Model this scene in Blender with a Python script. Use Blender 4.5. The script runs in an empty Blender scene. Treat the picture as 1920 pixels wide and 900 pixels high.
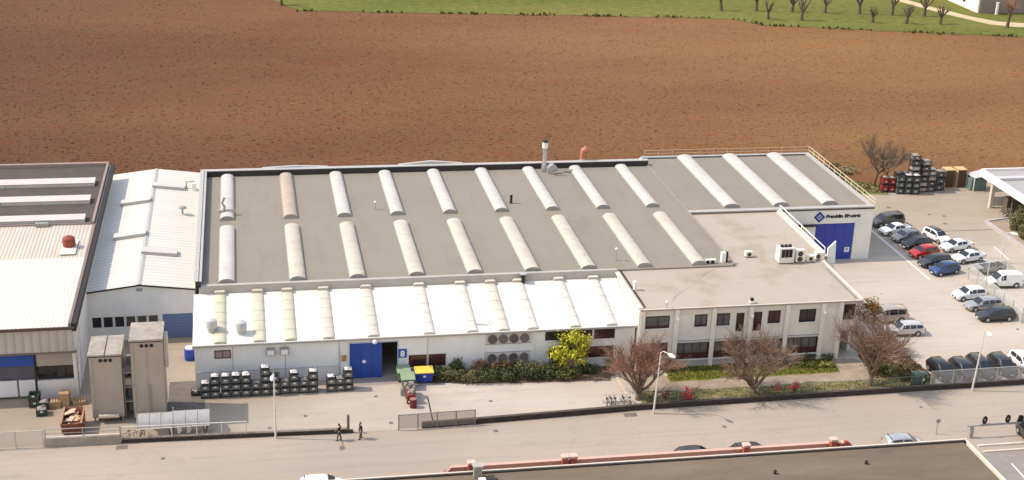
import bpy, bmesh, math, random
from mathutils import Vector, Matrix
R = math.radians
scene = bpy.context.scene
COL = scene.collection
rng = random.Random(11)

# ------------------------------------------------------------------ camera
SUN_EL, SUN_DX, SUN_DY = 48.0, 0.98, -0.18        # direction in which shadows fall on the ground
cam_d = bpy.data.cameras.new("camera")
cam_d.sensor_width = 36.0
cam_d.lens = 2639.4 / 1920 * 36
cam_d.clip_start = 1.0
cam_d.clip_end = 5000
cam = bpy.data.objects.new("camera", cam_d)
COL.objects.link(cam)
p_, r_, y_ = R(21.08416), R(2.10695), R(11.30571)
fwd = Vector((math.sin(y_) * math.cos(p_), math.cos(y_) * math.cos(p_), -math.sin(p_)))
rgt = Vector((math.cos(y_), -math.sin(y_), 0))
upv = rgt.cross(fwd)
r2 = rgt * math.cos(r_) + upv * math.sin(r_)
u2 = -rgt * math.sin(r_) + upv * math.cos(r_)
m = Matrix.Identity(4)
for i in range(3):
    m[i][0], m[i][1], m[i][2] = r2[i], u2[i], -fwd[i]
m[2][3] = 70.0
cam.matrix_world = m
scene.camera = cam

# ------------------------------------------------------------------ world and sun
world = bpy.data.worlds.new("World")
scene.world = world
world.use_nodes = True
wn = world.node_tree
sky = wn.nodes.new("ShaderNodeTexSky")
sky.sky_type = 'NISHITA'
sky.sun_disc = False
sky.sun_elevation = R(SUN_EL)
sky.sun_rotation = math.atan2(-SUN_DX, -SUN_DY)
sky.air_density = 2.2
sky.dust_density = 1.0
sky.ozone_density = 1.0
bg = wn.nodes["Background"]
bg.inputs[1].default_value = 0.15
sky_tint = wn.nodes.new("ShaderNodeMix")
sky_tint.data_type = 'RGBA'
sky_tint.blend_type = 'MULTIPLY'
sky_tint.inputs[0].default_value = 1.0
sky_tint.inputs[7].default_value = (1.14, 0.98, 0.97, 1)
wn.links.new(sky.outputs[0], sky_tint.inputs[6])
wn.links.new(sky_tint.outputs[2], bg.inputs[0])
sun_d = bpy.data.lights.new("sun", 'SUN')
sun_d.energy = 2.6
sun_d.angle = R(0.5)
sun_d.color = (1.0, 0.885, 0.735)
sun = bpy.data.objects.new("sun", sun_d)
COL.objects.link(sun)
sd = Vector((SUN_DX, SUN_DY, -math.tan(R(SUN_EL)) * math.hypot(SUN_DX, SUN_DY)))
sun.rotation_euler = sd.to_track_quat('-Z', 'Y').to_euler()
sun.location = (0, 100, 120)
vs = scene.view_settings
vs.view_transform = 'Standard'
vs.look = 'None'
vs.exposure = 0.68
vs.gamma = 1.0
vs.use_curve_mapping = False

# ------------------------------------------------------------------ materials
MATS = {}
def base_nodes(name, rough=0.7, metal=0.0, spec=0.3):
    mt = bpy.data.materials.new(name)
    mt.use_nodes = True
    nt = mt.node_tree
    b = nt.nodes["Principled BSDF"]
    b.inputs["Roughness"].default_value = rough
    b.inputs["Metallic"].default_value = metal
    b.inputs["Specular IOR Level"].default_value = spec
    return mt, nt, b
def noise(nt, scale, detail=4, rough=0.6, stretch=None, coord="Object", offset=None):
    tc = nt.nodes.new("ShaderNodeTexCoord")
    out = tc.outputs[coord]
    if stretch or offset:
        mp = nt.nodes.new("ShaderNodeMapping")
        if stretch: mp.inputs["Scale"].default_value = stretch
        if offset: mp.inputs["Location"].default_value = offset
        nt.links.new(out, mp.inputs[0])
        out = mp.outputs[0]
    n = nt.nodes.new("ShaderNodeTexNoise")
    n.inputs["Scale"].default_value = scale
    n.inputs["Detail"].default_value = detail
    n.inputs["Roughness"].default_value = rough
    nt.links.new(out, n.inputs["Vector"])
    return n.outputs["Fac"]
def ramp(nt, fac, stops):
    r = nt.nodes.new("ShaderNodeValToRGB")
    el = r.color_ramp.elements
    while len(el) > len(stops): el.remove(el[-1])
    while len(el) < len(stops): el.new(0.5)
    for e, (p, c) in zip(el, stops):
        e.position = p
        e.color = (c[0], c[1], c[2], 1)
    nt.links.new(fac, r.inputs[0])
    return r.outputs[0]
def mixc(nt, fac, a, b, mode='MIX'):
    mx = nt.nodes.new("ShaderNodeMix")
    mx.data_type = 'RGBA'
    mx.blend_type = mode
    for s, v in ((mx.inputs[0], fac), (mx.inputs[6], a), (mx.inputs[7], b)):
        if hasattr(v, "is_linked"): nt.links.new(v, s)
        elif isinstance(v, (int, float)): s.default_value = v
        else: s.default_value = (v[0], v[1], v[2], 1)
    return mx.outputs[2]
def bump(nt, b, h, strength=0.4, dist=0.05):
    bp = nt.nodes.new("ShaderNodeBump")
    bp.inputs["Strength"].default_value = strength
    bp.inputs["Distance"].default_value = dist
    nt.links.new(h, bp.inputs["Height"])
    nt.links.new(bp.outputs[0], b.inputs["Normal"])
def sc(c, k): return tuple(min(1, x * k) for x in c)
def M(name, col, rough=0.7, var=0.12, scale=1.5, metal=0.0, spec=0.3, stretch=None, big=0.0, bscale=0.12, bmp=0.0):
    if name in MATS: return MATS[name]
    mt, nt, b = base_nodes(name, rough, metal, spec)
    f = noise(nt, scale, 5, 0.65, stretch)
    c = ramp(nt, f, [(0.3, sc(col, 1 - var)), (0.7, sc(col, 1 + var))])
    if big:
        f2 = noise(nt, bscale, 3, 0.55, None, "Object", (3.3, 7.1, 0))
        c2 = ramp(nt, f2, [(0.35, (1 - big,) * 3), (0.65, (1, 1, 1))])
        c = mixc(nt, 1.0, c, c2, 'MULTIPLY')
    nt.links.new(c, b.inputs["Base Color"])
    if bmp: bump(nt, b, f, bmp, 0.05)
    MATS[name] = mt
    return mt
def ribbed(name, col, period, axis, var=0.06, depth=0.05, seam=None, rough=0.55):
    """sheet metal with ribs running across `axis`"""
    if name in MATS: return MATS[name]
    mt, nt, b = base_nodes(name, rough, 0.0, 0.3)
    f = noise(nt, 0.5, 5, 0.6, (1, 0.25, 1) if axis == 0 else (0.25, 1, 1))
    c = ramp(nt, f, [(0.3, sc(col, 1 - var)), (0.7, sc(col, 1 + var))])
    tc = nt.nodes.new("ShaderNodeTexCoord")
    w = nt.nodes.new("ShaderNodeTexWave")
    w.wave_type = 'BANDS'
    w.bands_direction = 'XYZ'[axis]
    w.inputs["Scale"].default_value = 0.314 / period
    w.inputs["Distortion"].default_value = 0.0
    nt.links.new(tc.outputs["Object"], w.inputs[0])
    dark = ramp(nt, w.outputs["Fac"], [(0.0, (0.80, 0.80, 0.80)), (0.3, (1, 1, 1))])
    c = mixc(nt, 1.0, c, dark, 'MULTIPLY')
    nt.links.new(c, b.inputs["Base Color"])
    bump(nt, b, w.outputs["Fac"], 0.6, depth)
    MATS[name] = mt
    return mt
def leafmat(name, cols, rough=0.6):
    if name in MATS: return MATS[name]
    mt, nt, b = base_nodes(name, rough, 0, 0.25)
    g = nt.nodes.new("ShaderNodeNewGeometry")
    n = len(cols)
    c = ramp(nt, g.outputs["Random Per Island"], [(i / max(1, n - 1), cols[i]) for i in range(n)])
    nt.links.new(c, b.inputs["Base Color"])
    b.inputs["Subsurface Weight"].default_value = 0.0
    MATS[name] = mt
    return mt
def seethrough(name, col, alpha, rough=0.5):
    if name in MATS: return MATS[name]
    mt, nt, b = base_nodes(name, rough, 0, 0.3)
    f = noise(nt, 2.0, 3)
    nt.links.new(ramp(nt, f, [(0.3, sc(col, 0.9)), (0.7, sc(col, 1.1))]), b.inputs["Base Color"])
    b.inputs["Alpha"].default_value = alpha
    MATS[name] = mt
    return mt
def paint(name, col, rough=0.25, metal=0.0, coat=0.6):
    if max(col) < .12: coat, rough = .35, .35
    if name in MATS: return MATS[name]
    mt, nt, b = base_nodes(name, rough, metal, 0.5)
    f = noise(nt, 1.2, 4)
    nt.links.new(ramp(nt, f, [(0.3, sc(col, 0.92)), (0.7, sc(col, 1.06))]), b.inputs["Base Color"])
    b.inputs["Coat Weight"].default_value = coat
    b.inputs["Coat Roughness"].default_value = 0.08
    MATS[name] = mt
    return mt

# ------------------------------------------------------------------ mesh builder
OFF = {}
class MB:
    def __init__(s): s.v = []; s.f = []
    def add(s, vs, fs):
        o = len(s.v)
        s.v += [tuple(v) for v in vs]
        s.f += [tuple(i + o for i in f) for f in fs]
        return s
    def poly(s, pts): return s.add(pts, [tuple(range(len(pts)))])
    def box(s, x0, x1, y0, y1, z0, z1):
        return s.add([(x0, y0, z0), (x1, y0, z0), (x1, y1, z0), (x0, y1, z0), (x0, y0, z1), (x1, y0, z1), (x1, y1, z1), (x0, y1, z1)],
                     [(3, 2, 1, 0), (4, 5, 6, 7), (0, 1, 5, 4), (1, 2, 6, 5), (2, 3, 7, 6), (3, 0, 4, 7)])
    def obox(s, c, sx, sy, sz, rz=0, tilt=0):
        """box standing on c, turned by rz degrees"""
        a = R(rz); ca, sa = math.cos(a), math.sin(a)
        P = []
        for z in (0, sz):
            for x, y in ((-sx / 2, -sy / 2), (sx / 2, -sy / 2), (sx / 2, sy / 2), (-sx / 2, sy / 2)):
                P.append((c[0] + x * ca - y * sa + z * tilt, c[1] + x * sa + y * ca, c[2] + z))
        return s.add(P, [(3, 2, 1, 0), (4, 5, 6, 7), (0, 1, 5, 4), (1, 2, 6, 5), (2, 3, 7, 6), (3, 0, 4, 7)])
    def prism(s, pts, d):
        """polygon pts extruded by vector d"""
        n = len(pts)
        P = [tuple(p) for p in pts] + [(p[0] + d[0], p[1] + d[1], p[2] + d[2]) for p in pts]
        F = [tuple(range(n - 1, -1, -1)), tuple(range(n, 2 * n))] + [(i, (i + 1) % n, n + (i + 1) % n, n + i) for i in range(n)]
        return s.add(P, F)
    def tube(s, pts, rad, n=6, cap=True):
        pts = [Vector(p) for p in pts]
        if isinstance(rad, (int, float)): rad = [rad] * len(pts)
        P = []; F = []
        ref = None
        for i, p in enumerate(pts):
            d = (pts[min(i + 1, len(pts) - 1)] - pts[max(i - 1, 0)])
            d = d.normalized() if d.length > 1e-9 else Vector((0, 0, 1))
            if ref is None:
                ref = Vector((1, 0, 0)) if abs(d.x) < 0.8 else Vector((0, 1, 0))
            u = d.cross(ref)
            if u.length < 1e-6: u = d.cross(Vector((0, 1, 0.3)))
            u.normalize()
            w = d.cross(u); ref = -w.cross(d).cross(d) if False else w.cross(d) * -1
            ref = u.cross(d)
            for k in range(n):
                a = 2 * math.pi * k / n
                P.append(tuple(p + (u * math.cos(a) + w * math.sin(a)) * rad[i]))
        for i in range(len(pts) - 1):
            for k in range(n):
                a, b = i * n + k, i * n + (k + 1) % n
                F.append((a, b, b + n, a + n))
        if cap:
            F.append(tuple(range(n - 1, -1, -1)))
            L = (len(pts) - 1) * n
            F.append(tuple(range(L, L + n)))
        return s.add(P, F)
    def lathe(s, c, prof, n=14, axis='z'):
        P = []; F = []
        for r, h in prof:
            for k in range(n):
                a = 2 * math.pi * k / n
                if axis == 'z': P.append((c[0] + r * math.cos(a), c[1] + r * math.sin(a), c[2] + h))
                else: P.append((c[0] + r * math.cos(a), c[1] + h, c[2] + r * math.sin(a)))
        for i in range(len(prof) - 1):
            for k in range(n):
                a, b = i * n + k, i * n + (k + 1) % n
                F.append((a, b, b + n, a + n))
        F.append(tuple(range(n - 1, -1, -1)))
        L = (len(prof) - 1) * n
        F.append(tuple(range(L, L + n)))
        return s.add(P, F)
    def build(s, name, mat, parent=None, smooth=False, at=None, angle=40):
        me = bpy.data.meshes.new(name)
        if parent is not None: off = OFF.get(parent.name, (0, 0, 0))
        else: off = at or (0, 0, 0)
        me.from_pydata([(v[0] - off[0], v[1] - off[1], v[2] - off[2]) for v in s.v], [], s.f)
        me.materials.append(mat)
        if smooth:
            me.polygons.foreach_set("use_smooth", [True] * len(me.polygons))
            me.set_sharp_from_angle(angle=R(angle))
        me.update()
        o = bpy.data.objects.new(name, me)
        COL.objects.link(o)
        if parent is not None:
            o.parent = parent
            OFF[o.name] = off
        elif at:
            o.location = at
            OFF[o.name] = at
        return o
def fixnormals(o):
    bm = bmesh.new(); bm.from_mesh(o.data)
    bmesh.ops.recalc_face_normals(bm, faces=bm.faces)
    bm.to_mesh(o.data); bm.free()
    return o
def tag(o, label=None, cat=None, group=None, kind=None):
    if label: o["label"] = label
    if cat: o["category"] = cat
    if group: o["group"] = group
    if kind: o["kind"] = kind
    return o
def thing(name, label, cat, loc, rz=0, group=None, local=False):
    """Empty at the base; local=True: parts are given in the thing's own frame"""
    o = bpy.data.objects.new(name, None)
    o.empty_display_size = 0.3
    COL.objects.link(o)
    o.location = loc
    o.rotation_euler = (0, 0, R(rz))
    OFF[o.name] = (0, 0, 0) if local else tuple(loc)
    return tag(o, label, cat, group)
def copy_tree(o, loc=None, rz=None, label=None, parent=None):
    c = o.copy(); COL.objects.link(c)
    if parent is not None: c.parent = parent
    OFF[c.name] = OFF.get(o.name, (0, 0, 0))
    if loc is not None: c.location = loc
    if rz is not None: c.rotation_euler = (0, 0, R(rz))
    if label: c["label"] = label
    for ch in list(o.children): copy_tree(ch, parent=c)
    return c
def text(name, body, mat, parent, x, y, z, size, depth=0.04, bold=0.0, shear=0.0, width=None, align='LEFT', face=1):
    """letters standing upright, facing -Y"""
    cu = bpy.data.curves.new(name, 'FONT')
    cu.body = body; cu.size = size; cu.extrude = depth / 2; cu.offset = bold; cu.shear = shear; cu.align_x = align
    t = bpy.data.objects.new(name + "_curve", cu)
    COL.objects.link(t)
    bpy.context.view_layer.update()
    me = bpy.data.meshes.new_from_object(t.evaluated_get(bpy.context.evaluated_depsgraph_get()))
    bpy.data.objects.remove(t)
    off = OFF.get(parent.name, (0, 0, 0))
    xs = [v.co.x for v in me.vertices]
    k = 1.0
    if width: k = width / (max(xs) - min(xs))
    for v in me.vertices:
        a, b, c = v.co
        v.co = (x + a * k - off[0], y - c - off[1], z + b - off[2])
    me.materials.clear(); me.materials.append(mat)
    me.name = name
    o = bpy.data.objects.new(name, me)
    COL.objects.link(o); o.parent = parent
    OFF[o.name] = off
    return o

# ------------------------------------------------------------------ shared materials
white = M("white_paint", (0.78, 0.77, 0.75), 0.6, 0.04, 0.8, big=0.06, bscale=0.3)
wallw = M("wall_paint", (0.78, 0.75, 0.71), 0.75, 0.05, 0.6, stretch=(1, 1, 0.25), big=0.10, bscale=0.35)
wallo = M("office_wall_paint", (0.82, 0.765, 0.69), 0.8, 0.05, 0.7, stretch=(1, 1, 0.3), big=0.10, bscale=0.4)
trim_dark = M("dark_trim", (0.022, 0.018, 0.019), 0.6, 0.2, 2)
black = M("black_rubber", (0.018, 0.018, 0.02), 0.7, 0.2, 3)
glass = M("window_glass", (0.022, 0.02, 0.024), 0.08, 0.3, 1.2, spec=0.6)
glasso = M("office_glass", (0.115, 0.108, 0.112), 0.12, 0.3, 0.8, spec=0.5)
glassr = M("window_glass_red_blind", (0.055, 0.02, 0.022), 0.12, 0.35, 1.5, spec=0.5)
frame_red = M("oxblood_frame", (0.07, 0.022, 0.025), 0.5, 0.15, 2)
bluep = M("blue_door_paint", (0.028, 0.075, 0.33), 0.5, 0.12, 0.9, big=0.1, bscale=0.5)
bluep2 = M("deep_blue_door_paint", (0.04, 0.06, 0.32), 0.5, 0.1, 0.9)
steel = M("galvanised_steel", (0.45, 0.45, 0.46), 0.4, 0.1, 3, metal=0.6)
greym = M("grey_metal", (0.30, 0.29, 0.28), 0.55, 0.12, 2)
rail_m = M("rail_paint", (0.72, 0.70, 0.66), 0.5, 0.06, 2)
concrete_dark = M("dark_stone", (0.045, 0.036, 0.032), 0.9, 0.35, 1.6, bmp=0.3)
concrete_lt = M("cast_concrete", (0.42, 0.38, 0.34), 0.9, 0.15, 1.2, big=0.15, bscale=0.5)
bark = M("bark", (0.165, 0.115, 0.085), 0.95, 0.35, 4, stretch=(1, 1, 0.3))
twigm = M("twig_bark", (0.20, 0.115, 0.085), 0.95, 0.3, 2)
skyl = M("rooflight_plastic", (0.53, 0.49, 0.455), 0.45, 0.10, 1.1, big=0.10, bscale=0.25)
skyl_y = M("aged_rooflight_plastic", (0.52, 0.465, 0.39), 0.5, 0.11, 1.1, big=0.12, bscale=0.25)
skyl_p = M("tan_rooflight_plastic", (0.42, 0.335, 0.26), 0.5, 0.08, 0.9, big=0.10, bscale=0.25)

# ================================================================== SETTING: ground
def flat(name, pts, z, mat, label=None):
    mb = MB()
    mb.poly([(x, y, z) for x, y in pts])
    o = mb.build(name, mat)
    return tag(o, kind="structure")
# ploughed field
mt, nt, b = base_nodes("ploughed_soil", 0.95, 0, 0.1)
n1 = noise(nt, 1.5, 7, 0.84, (0.9, 1.0, 1))
c1 = ramp(nt, n1, [(0.30, (0.040, 0.018, 0.010)), (0.43, (0.148, 0.070, 0.035)), (0.58, (0.182, 0.089, 0.046)), (0.66, (0.245, 0.130, 0.070)), (0.74, (0.36, 0.215, 0.125))])
nh = noise(nt, 0.22, 5, 0.7, (0.5, 1.3, 1), "Object", (31, 2, 0))
c1 = mixc(nt, 1.0, c1, ramp(nt, nh, [(0.34, (1.06, 0.93, 0.90)), (0.5, (1, 1, 1)), (0.66, (1.0, 1.09, 0.98))]), 'MULTIPLY')
n2 = noise(nt, 0.012, 4, 0.6, (0.6, 1.6, 1), "Object", (11, 5, 0))
c2 = ramp(nt, n2, [(0.35, (0.80, 0.76, 0.76)), (0.62, (1.06, 1.05, 1.02))])
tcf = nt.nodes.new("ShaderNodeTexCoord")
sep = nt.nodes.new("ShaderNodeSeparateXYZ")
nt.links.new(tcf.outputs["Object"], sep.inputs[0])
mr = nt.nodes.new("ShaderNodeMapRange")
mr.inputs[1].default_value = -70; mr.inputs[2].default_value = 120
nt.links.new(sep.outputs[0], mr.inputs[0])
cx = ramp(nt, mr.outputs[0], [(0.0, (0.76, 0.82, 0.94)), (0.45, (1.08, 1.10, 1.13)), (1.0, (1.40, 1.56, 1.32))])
wv = nt.nodes.new("ShaderNodeTexWave")
wv.bands_direction = 'Y'
wv.inputs["Scale"].default_value = 0.36; wv.inputs["Distortion"].default_value = 2.5; wv.inputs["Detail"].default_value = 3
mpw = nt.nodes.new("ShaderNodeMapping"); mpw.inputs["Rotation"].default_value = (0, 0, R(-4))
nt.links.new(tcf.outputs["Object"], mpw.inputs[0]); nt.links.new(mpw.outputs[0], wv.inputs[0])
cw = ramp(nt, wv.outputs["Fac"], [(0.0, (0.87, 0.86, 0.86)), (1.0, (1.08, 1.08, 1.08))])
c = mixc(nt, 1.0, mixc(nt, 1.0, mixc(nt, 1.0, c1, c2, 'MULTIPLY'), cx, 'MULTIPLY'), cw, 'MULTIPLY')
nt.links.new(c, b.inputs["Base Color"])
nb = noise(nt, 2.0, 7, 0.8, (0.9, 1.0, 1))
bump(nt, b, nb, 0.85, 0.3)
soil = mt
flat("field", [(-1500, -300), (2200, -300), (2200, 3500), (-1500, 3500)], -0.08, soil)

# clods turned up by the plough, too many to count
cl = MB(); rc_ = random.Random(404)
for k in range(14000):
    y = 191 + 150 * rc_.random() ** 1.35
    x = rc_.uniform(-38 - (y - 190) * .14, 128 + (y - 190) * .85)
    y = round(y / .9) * .9 + rc_.gauss(0, .16)
    if 84 < x < 120 and y < 205 or -20 < x < 84 and y < 193.5: continue
    if y > 300 and x > 8 and y > 329 - max(0, x - 13) * .16: continue
    a, b_, h = rc_.uniform(.12, .34), rc_.uniform(.10, .24), rc_.uniform(.05, .15)
    t_ = rc_.uniform(-.6, .6); ca, sa = math.cos(t_), math.sin(t_)
    q = [(a, 0), (a * .4, b_), (-a * .7, b_ * .8), (-a, -b_ * .3), (a * .2, -b_)]
    P = [(x + u * ca - v * sa, y + u * sa + v * ca, -.12) for u, v in q] + [(x + (u * ca - v * sa) * .55, y + (u * sa + v * ca) * .55, -.08 + h * rc_.uniform(.7, 1)) for u, v in q]
    cl.add(P, [(i, (i + 1) % 5, 5 + (i + 1) % 5, 5 + i) for i in range(5)] + [(5, 6, 7, 8, 9)])
tag(tag(cl.build("clods", soil), kind="stuff"), "clods of turned soil scattered over the ploughed field", "soil")

# meadow beyond the field
mt, nt, b = base_nodes("meadow_grass", 0.95, 0, 0.1)
n1 = noise(nt, 0.5, 6, 0.7)
c1 = ramp(nt, n1, [(0.3, (0.087, 0.101, 0.022)), (0.55, (0.143, 0.143, 0.038)), (0.75, (0.203, 0.182, 0.062))])
n2 = noise(nt, 0.03, 3, 0.5, (0.4, 1.2, 1))
c2 = ramp(nt, n2, [(0.35, (0.78, 0.86, 0.7)), (0.65, (1.15, 1.1, 1.05))])
nt.links.new(mixc(nt, 1.0, c1, c2, 'MULTIPLY'), b.inputs["Base Color"])
bump(nt, b, n1, 0.5, 0.2)
meadow = mt
edge = [(13, 329), (40, 326), (80, 322), (104, 319.5), (116, 316.5), (121, 310.5), (135, 307), (152, 302.5), (168, 299), (181, 296), (200, 290), (260, 262)]
jit = random.Random(5)
edge2 = []
for (x0, y0), (x1, y1) in zip(edge, edge[1:]):
    for k in range(10):
        t = k / 10
        edge2.append((x0 + (x1 - x0) * t, y0 + (y1 - y0) * t + jit.uniform(-0.5, 0.5)))
flat("meadow", edge2 + [(600, 262), (600, 1500), (13 + 200, 1500), (6, 345)], -0.02, meadow)

# yard (factory forecourt and car park)
def concrete(name, cols, cscale, zones=False):
    mt, nt, b = base_nodes(name, 0.92, 0, 0.15)
    n1 = noise(nt, 2.2, 6, 0.7)
    c1 = ramp(nt, n1, [(0.25, sc(cols[0], 0.93)), (0.75, sc(cols[0], 1.06))])
    n2 = noise(nt, cscale, 4, 0.6, (0.7, 1.3, 1))
    f2 = ramp(nt, n2, [(0.38, (0, 0, 0)), (0.66, (1, 1, 1))])
    c = mixc(nt, f2, c1, cols[1])
    n3 = noise(nt, cscale * 5, 5, 0.7, (0.5, 1.5, 1), "Object", (9, 4, 0))
    f3 = ramp(nt, n3, [(0.58, (1, 1, 1)), (0.75, (0.84, 0.83, 0.82))])
    c = mixc(nt, 1.0, c, f3, 'MULTIPLY')
    if zones:                                        # older, browner tarmac on the left, greyer behind the car park
        tcz = nt.nodes.new("ShaderNodeTexCoord"); sz_ = nt.nodes.new("ShaderNodeSeparateXYZ"); nt.links.new(tcz.outputs["Object"], sz_.inputs[0])
        wob = noise(nt, 0.12, 3, 0.5)
        ad = nt.nodes.new("ShaderNodeMath"); ad.operation = 'MULTIPLY_ADD'; ad.inputs[1].default_value = 14.0
        nt.links.new(wob, ad.inputs[0]); nt.links.new(sz_.outputs[0], ad.inputs[2])
        m1 = nt.nodes.new("ShaderNodeMapRange"); m1.inputs[1].default_value = 2; m1.inputs[2].default_value = 30; nt.links.new(ad.outputs[0], m1.inputs[0])
        c = mixc(nt, 1.0, c, ramp(nt, m1.outputs[0], [(0.0, (0.72, 0.685, 0.635)), (1.0, (1, 1, 1))]), 'MULTIPLY')
        ad2 = nt.nodes.new("ShaderNodeMath"); ad2.operation = 'MULTIPLY_ADD'; ad2.inputs[1].default_value = 12.0
        nt.links.new(wob, ad2.inputs[0]); nt.links.new(sz_.outputs[1], ad2.inputs[2])
        m2 = nt.nodes.new("ShaderNodeMapRange"); m2.inputs[1].default_value = 168; m2.inputs[2].default_value = 184; nt.links.new(ad2.outputs[0], m2.inputs[0])
        c = mixc(nt, 1.0, c, ramp(nt, m2.outputs[0], [(0.0, (1, 1, 1)), (1.0, (0.73, 0.70, 0.645))]), 'MULTIPLY')
    # long faint tyre tracks and fine cracks
    n5 = noise(nt, 0.9, 4, 0.6, (0.05, 1.6, 1), "Object", (1, 8, 0))
    c = mixc(nt, 1.0, c, ramp(nt, n5, [(0.36, (0.93, 0.925, 0.92)), (0.5, (1, 1, 1))]), 'MULTIPLY')
    vo = nt.nodes.new("ShaderNodeTexVoronoi"); vo.feature = 'DISTANCE_TO_EDGE'; vo.inputs["Scale"].default_value = 0.16
    tcv = nt.nodes.new("ShaderNodeTexCoord"); nw = nt.nodes.new("ShaderNodeTexNoise"); nw.inputs["Scale"].default_value = 0.5; nw.inputs["Detail"].default_value = 5
    nt.links.new(tcv.outputs["Object"], nw.inputs["Vector"])
    vm = nt.nodes.new("ShaderNodeVectorMath"); vm.operation = 'MULTIPLY_ADD'; vm.inputs[1].default_value = (5, 5, 0)
    nt.links.new(nw.outputs["Color"], vm.inputs[0]); nt.links.new(tcv.outputs["Object"], vm.inputs[2]); nt.links.new(vm.outputs[0], vo.inputs["Vector"])
    c = mixc(nt, 1.0, c, ramp(nt, vo.outputs["Distance"], [(0.0, (0.92, 0.915, 0.91)), (0.010, (1, 1, 1))]), 'MULTIPLY')
    nt.links.new(c, b.inputs["Base Color"])
    bump(nt, b, n1, 0.15, 0.02)
    return mt
yardm = concrete("yard_paving", [(0.50, 0.435, 0.365), (0.435, 0.375, 0.31)], 0.07, zones=True)
roadm = concrete("pale_asphalt", [(0.385, 0.322, 0.262), (0.345, 0.29, 0.236)], 0.05)
flat("yard", [(-90, 127.2), (-13, 127.0), (8.5, 126.4), (22, 126.6), (40, 127.5), (55, 127.8), (170, 128.6), (170, 196), (118, 197.8), (103, 197.5), (97.6, 192.2), (86, 192), (86, 186), (-90, 186)], 0.0, yardm)
flat("road", [(-120, 60), (190, 60), (190, 128.7), (55, 127.8), (40, 127.5), (22, 126.6), (8.5, 126.4), (-13, 127.0), (-120, 127.6)], 0.0, roadm)

# verges, lawn and beds
mt, nt, b = base_nodes("lawn_grass", 0.95, 0, 0.1)
n1 = noise(nt, 1.6, 6, 0.75)
c1 = ramp(nt, n1, [(0.3, (0.07, 0.085, 0.015)), (0.5, (0.145, 0.155, 0.028)), (0.7, (0.25, 0.235, 0.05))])
nt.links.new(c1, b.inputs["Base Color"]); bump(nt, b, n1, 0.6, 0.12)
lawnm = mt
mt, nt, b = base_nodes("scrubby_verge", 0.95, 0, 0.1)
n1 = noise(nt, 1.3, 6, 0.8, (0.6, 1, 1))
c1 = ramp(nt, n1, [(0.3, (0.075, 0.085, 0.03)), (0.46, (0.15, 0.15, 0.05)), (0.6, (0.28, 0.22, 0.12)), (0.8, (0.40, 0.32, 0.22))])
nt.links.new(c1, b.inputs["Base Color"]); bump(nt, b, n1, 0.6, 0.12)
vergem = mt
dirtm = M("trodden_earth", (0.35, 0.275, 0.205), 0.95, 0.18, 0.8, big=0.2, bscale=0.4, bmp=0.3)
bedm = M("leaf_litter_soil", (0.155, 0.10, 0.062), 0.95, 0.35, 1.5, bmp=0.4)
def blob(pts, z, name, mat, amp=0.25, n=6):
    out = []
    for i in range(len(pts)):
        (x0, y0), (x1, y1) = pts[i], pts[(i + 1) % len(pts)]
        for k in range(n):
            t = k / n
            out.append((x0 + (x1 - x0) * t + jit.uniform(-amp, amp), y0 + (y1 - y0) * t + jit.uniform(-amp, amp)))
    return flat(name, out, z, mat)
blob([(40.5, 127.9), (55, 128.2), (74.6, 128.6), (75.3, 131.5), (68, 131.6), (52, 131.4), (41.0, 131.6)], 0.010, "verge", vergem, 0.2, 12)
blob([(40.6, 131.7), (52, 131.4), (68, 131.6), (71, 134), (68, 136.8), (65.6, 136.9), (65.0, 133.8), (45.5, 133.7), (44.5, 136.9), (40.2, 137.0)], 0.006, "path", dirtm, 0.15, 8)
blob([(45.2, 133.6), (65.2, 133.7), (65.6, 137.1), (45.0, 137.1)], 0.016, "lawn", lawnm, 0.25, 10)
blob([(68.5, 131.5), (75.4, 131.4), (75.0, 137.5), (73.2, 141.5), (70.5, 141.0), (69.0, 137.5)], 0.014, "shrub_bed", bedm, 0.25, 8)
blob([(18.6, 136.2), (26, 135.4), (38.5, 134.6), (40.0, 137.0), (41.8, 138.1), (18.6, 138.2)], 0.012, "planting_bed", bedm, 0.2, 8)
blob([(86, 192.2), (97.6, 191.8), (98.5, 196), (94, 199.5), (88, 203), (82, 203), (84.5, 196)], 0.02, "rough_grass", vergem, 0.4, 8)
flat("ramp", [(10.2, 136.6), (15.4, 136.6), (15.4, 138.35), (10.2, 138.35)], 0.012, M("door_strip_tone", (0.30, 0.26, 0.23), 0.9, 0.12, 1.5))  # flat darker strip on the ground before the sliding door
flat("dark_patch", [(-9.0, 131.8), (-5.2, 131.8), (-5.2, 139.8), (-9.0, 139.8)], 0.006, M("dark_patch_tone", (0.16, 0.135, 0.115), 0.95, 0.2, 1.2, big=0.15, bscale=0.4))  # darker rectangle of ground beside the taller tower
flat("driveway", [(66.4, 70), (80, 70), (80, 114.3), (66.4, 114.3)], 0.006, M("driveway_asphalt", (0.27, 0.235, 0.22), 0.95, 0.1, 1.2, big=0.1, bscale=0.3))
flat("meadow_track", [(186, 304.8), (200, 300.5), (230, 292), (232, 297), (203, 306), (190, 309.5), (181.5, 313), (178, 318), (172, 332), (169, 345), (165, 360), (161.5, 360), (166, 340), (172, 322), (178, 309.5)], 0.0, M("sandy_track", (0.50, 0.40, 0.24), 0.95, 0.2, 0.5))
mb = MB(); mb.prism([(39.35, 135.2, 0), (39.6, 135.2, 0), (39.75, 128.0, 0), (39.5, 128.0, 0)], (0, 0, .12)); tag(mb.build("kerb", M("kerb_pale", (.55, .44, .33), .9, .1, 2)), kind="structure")
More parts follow.
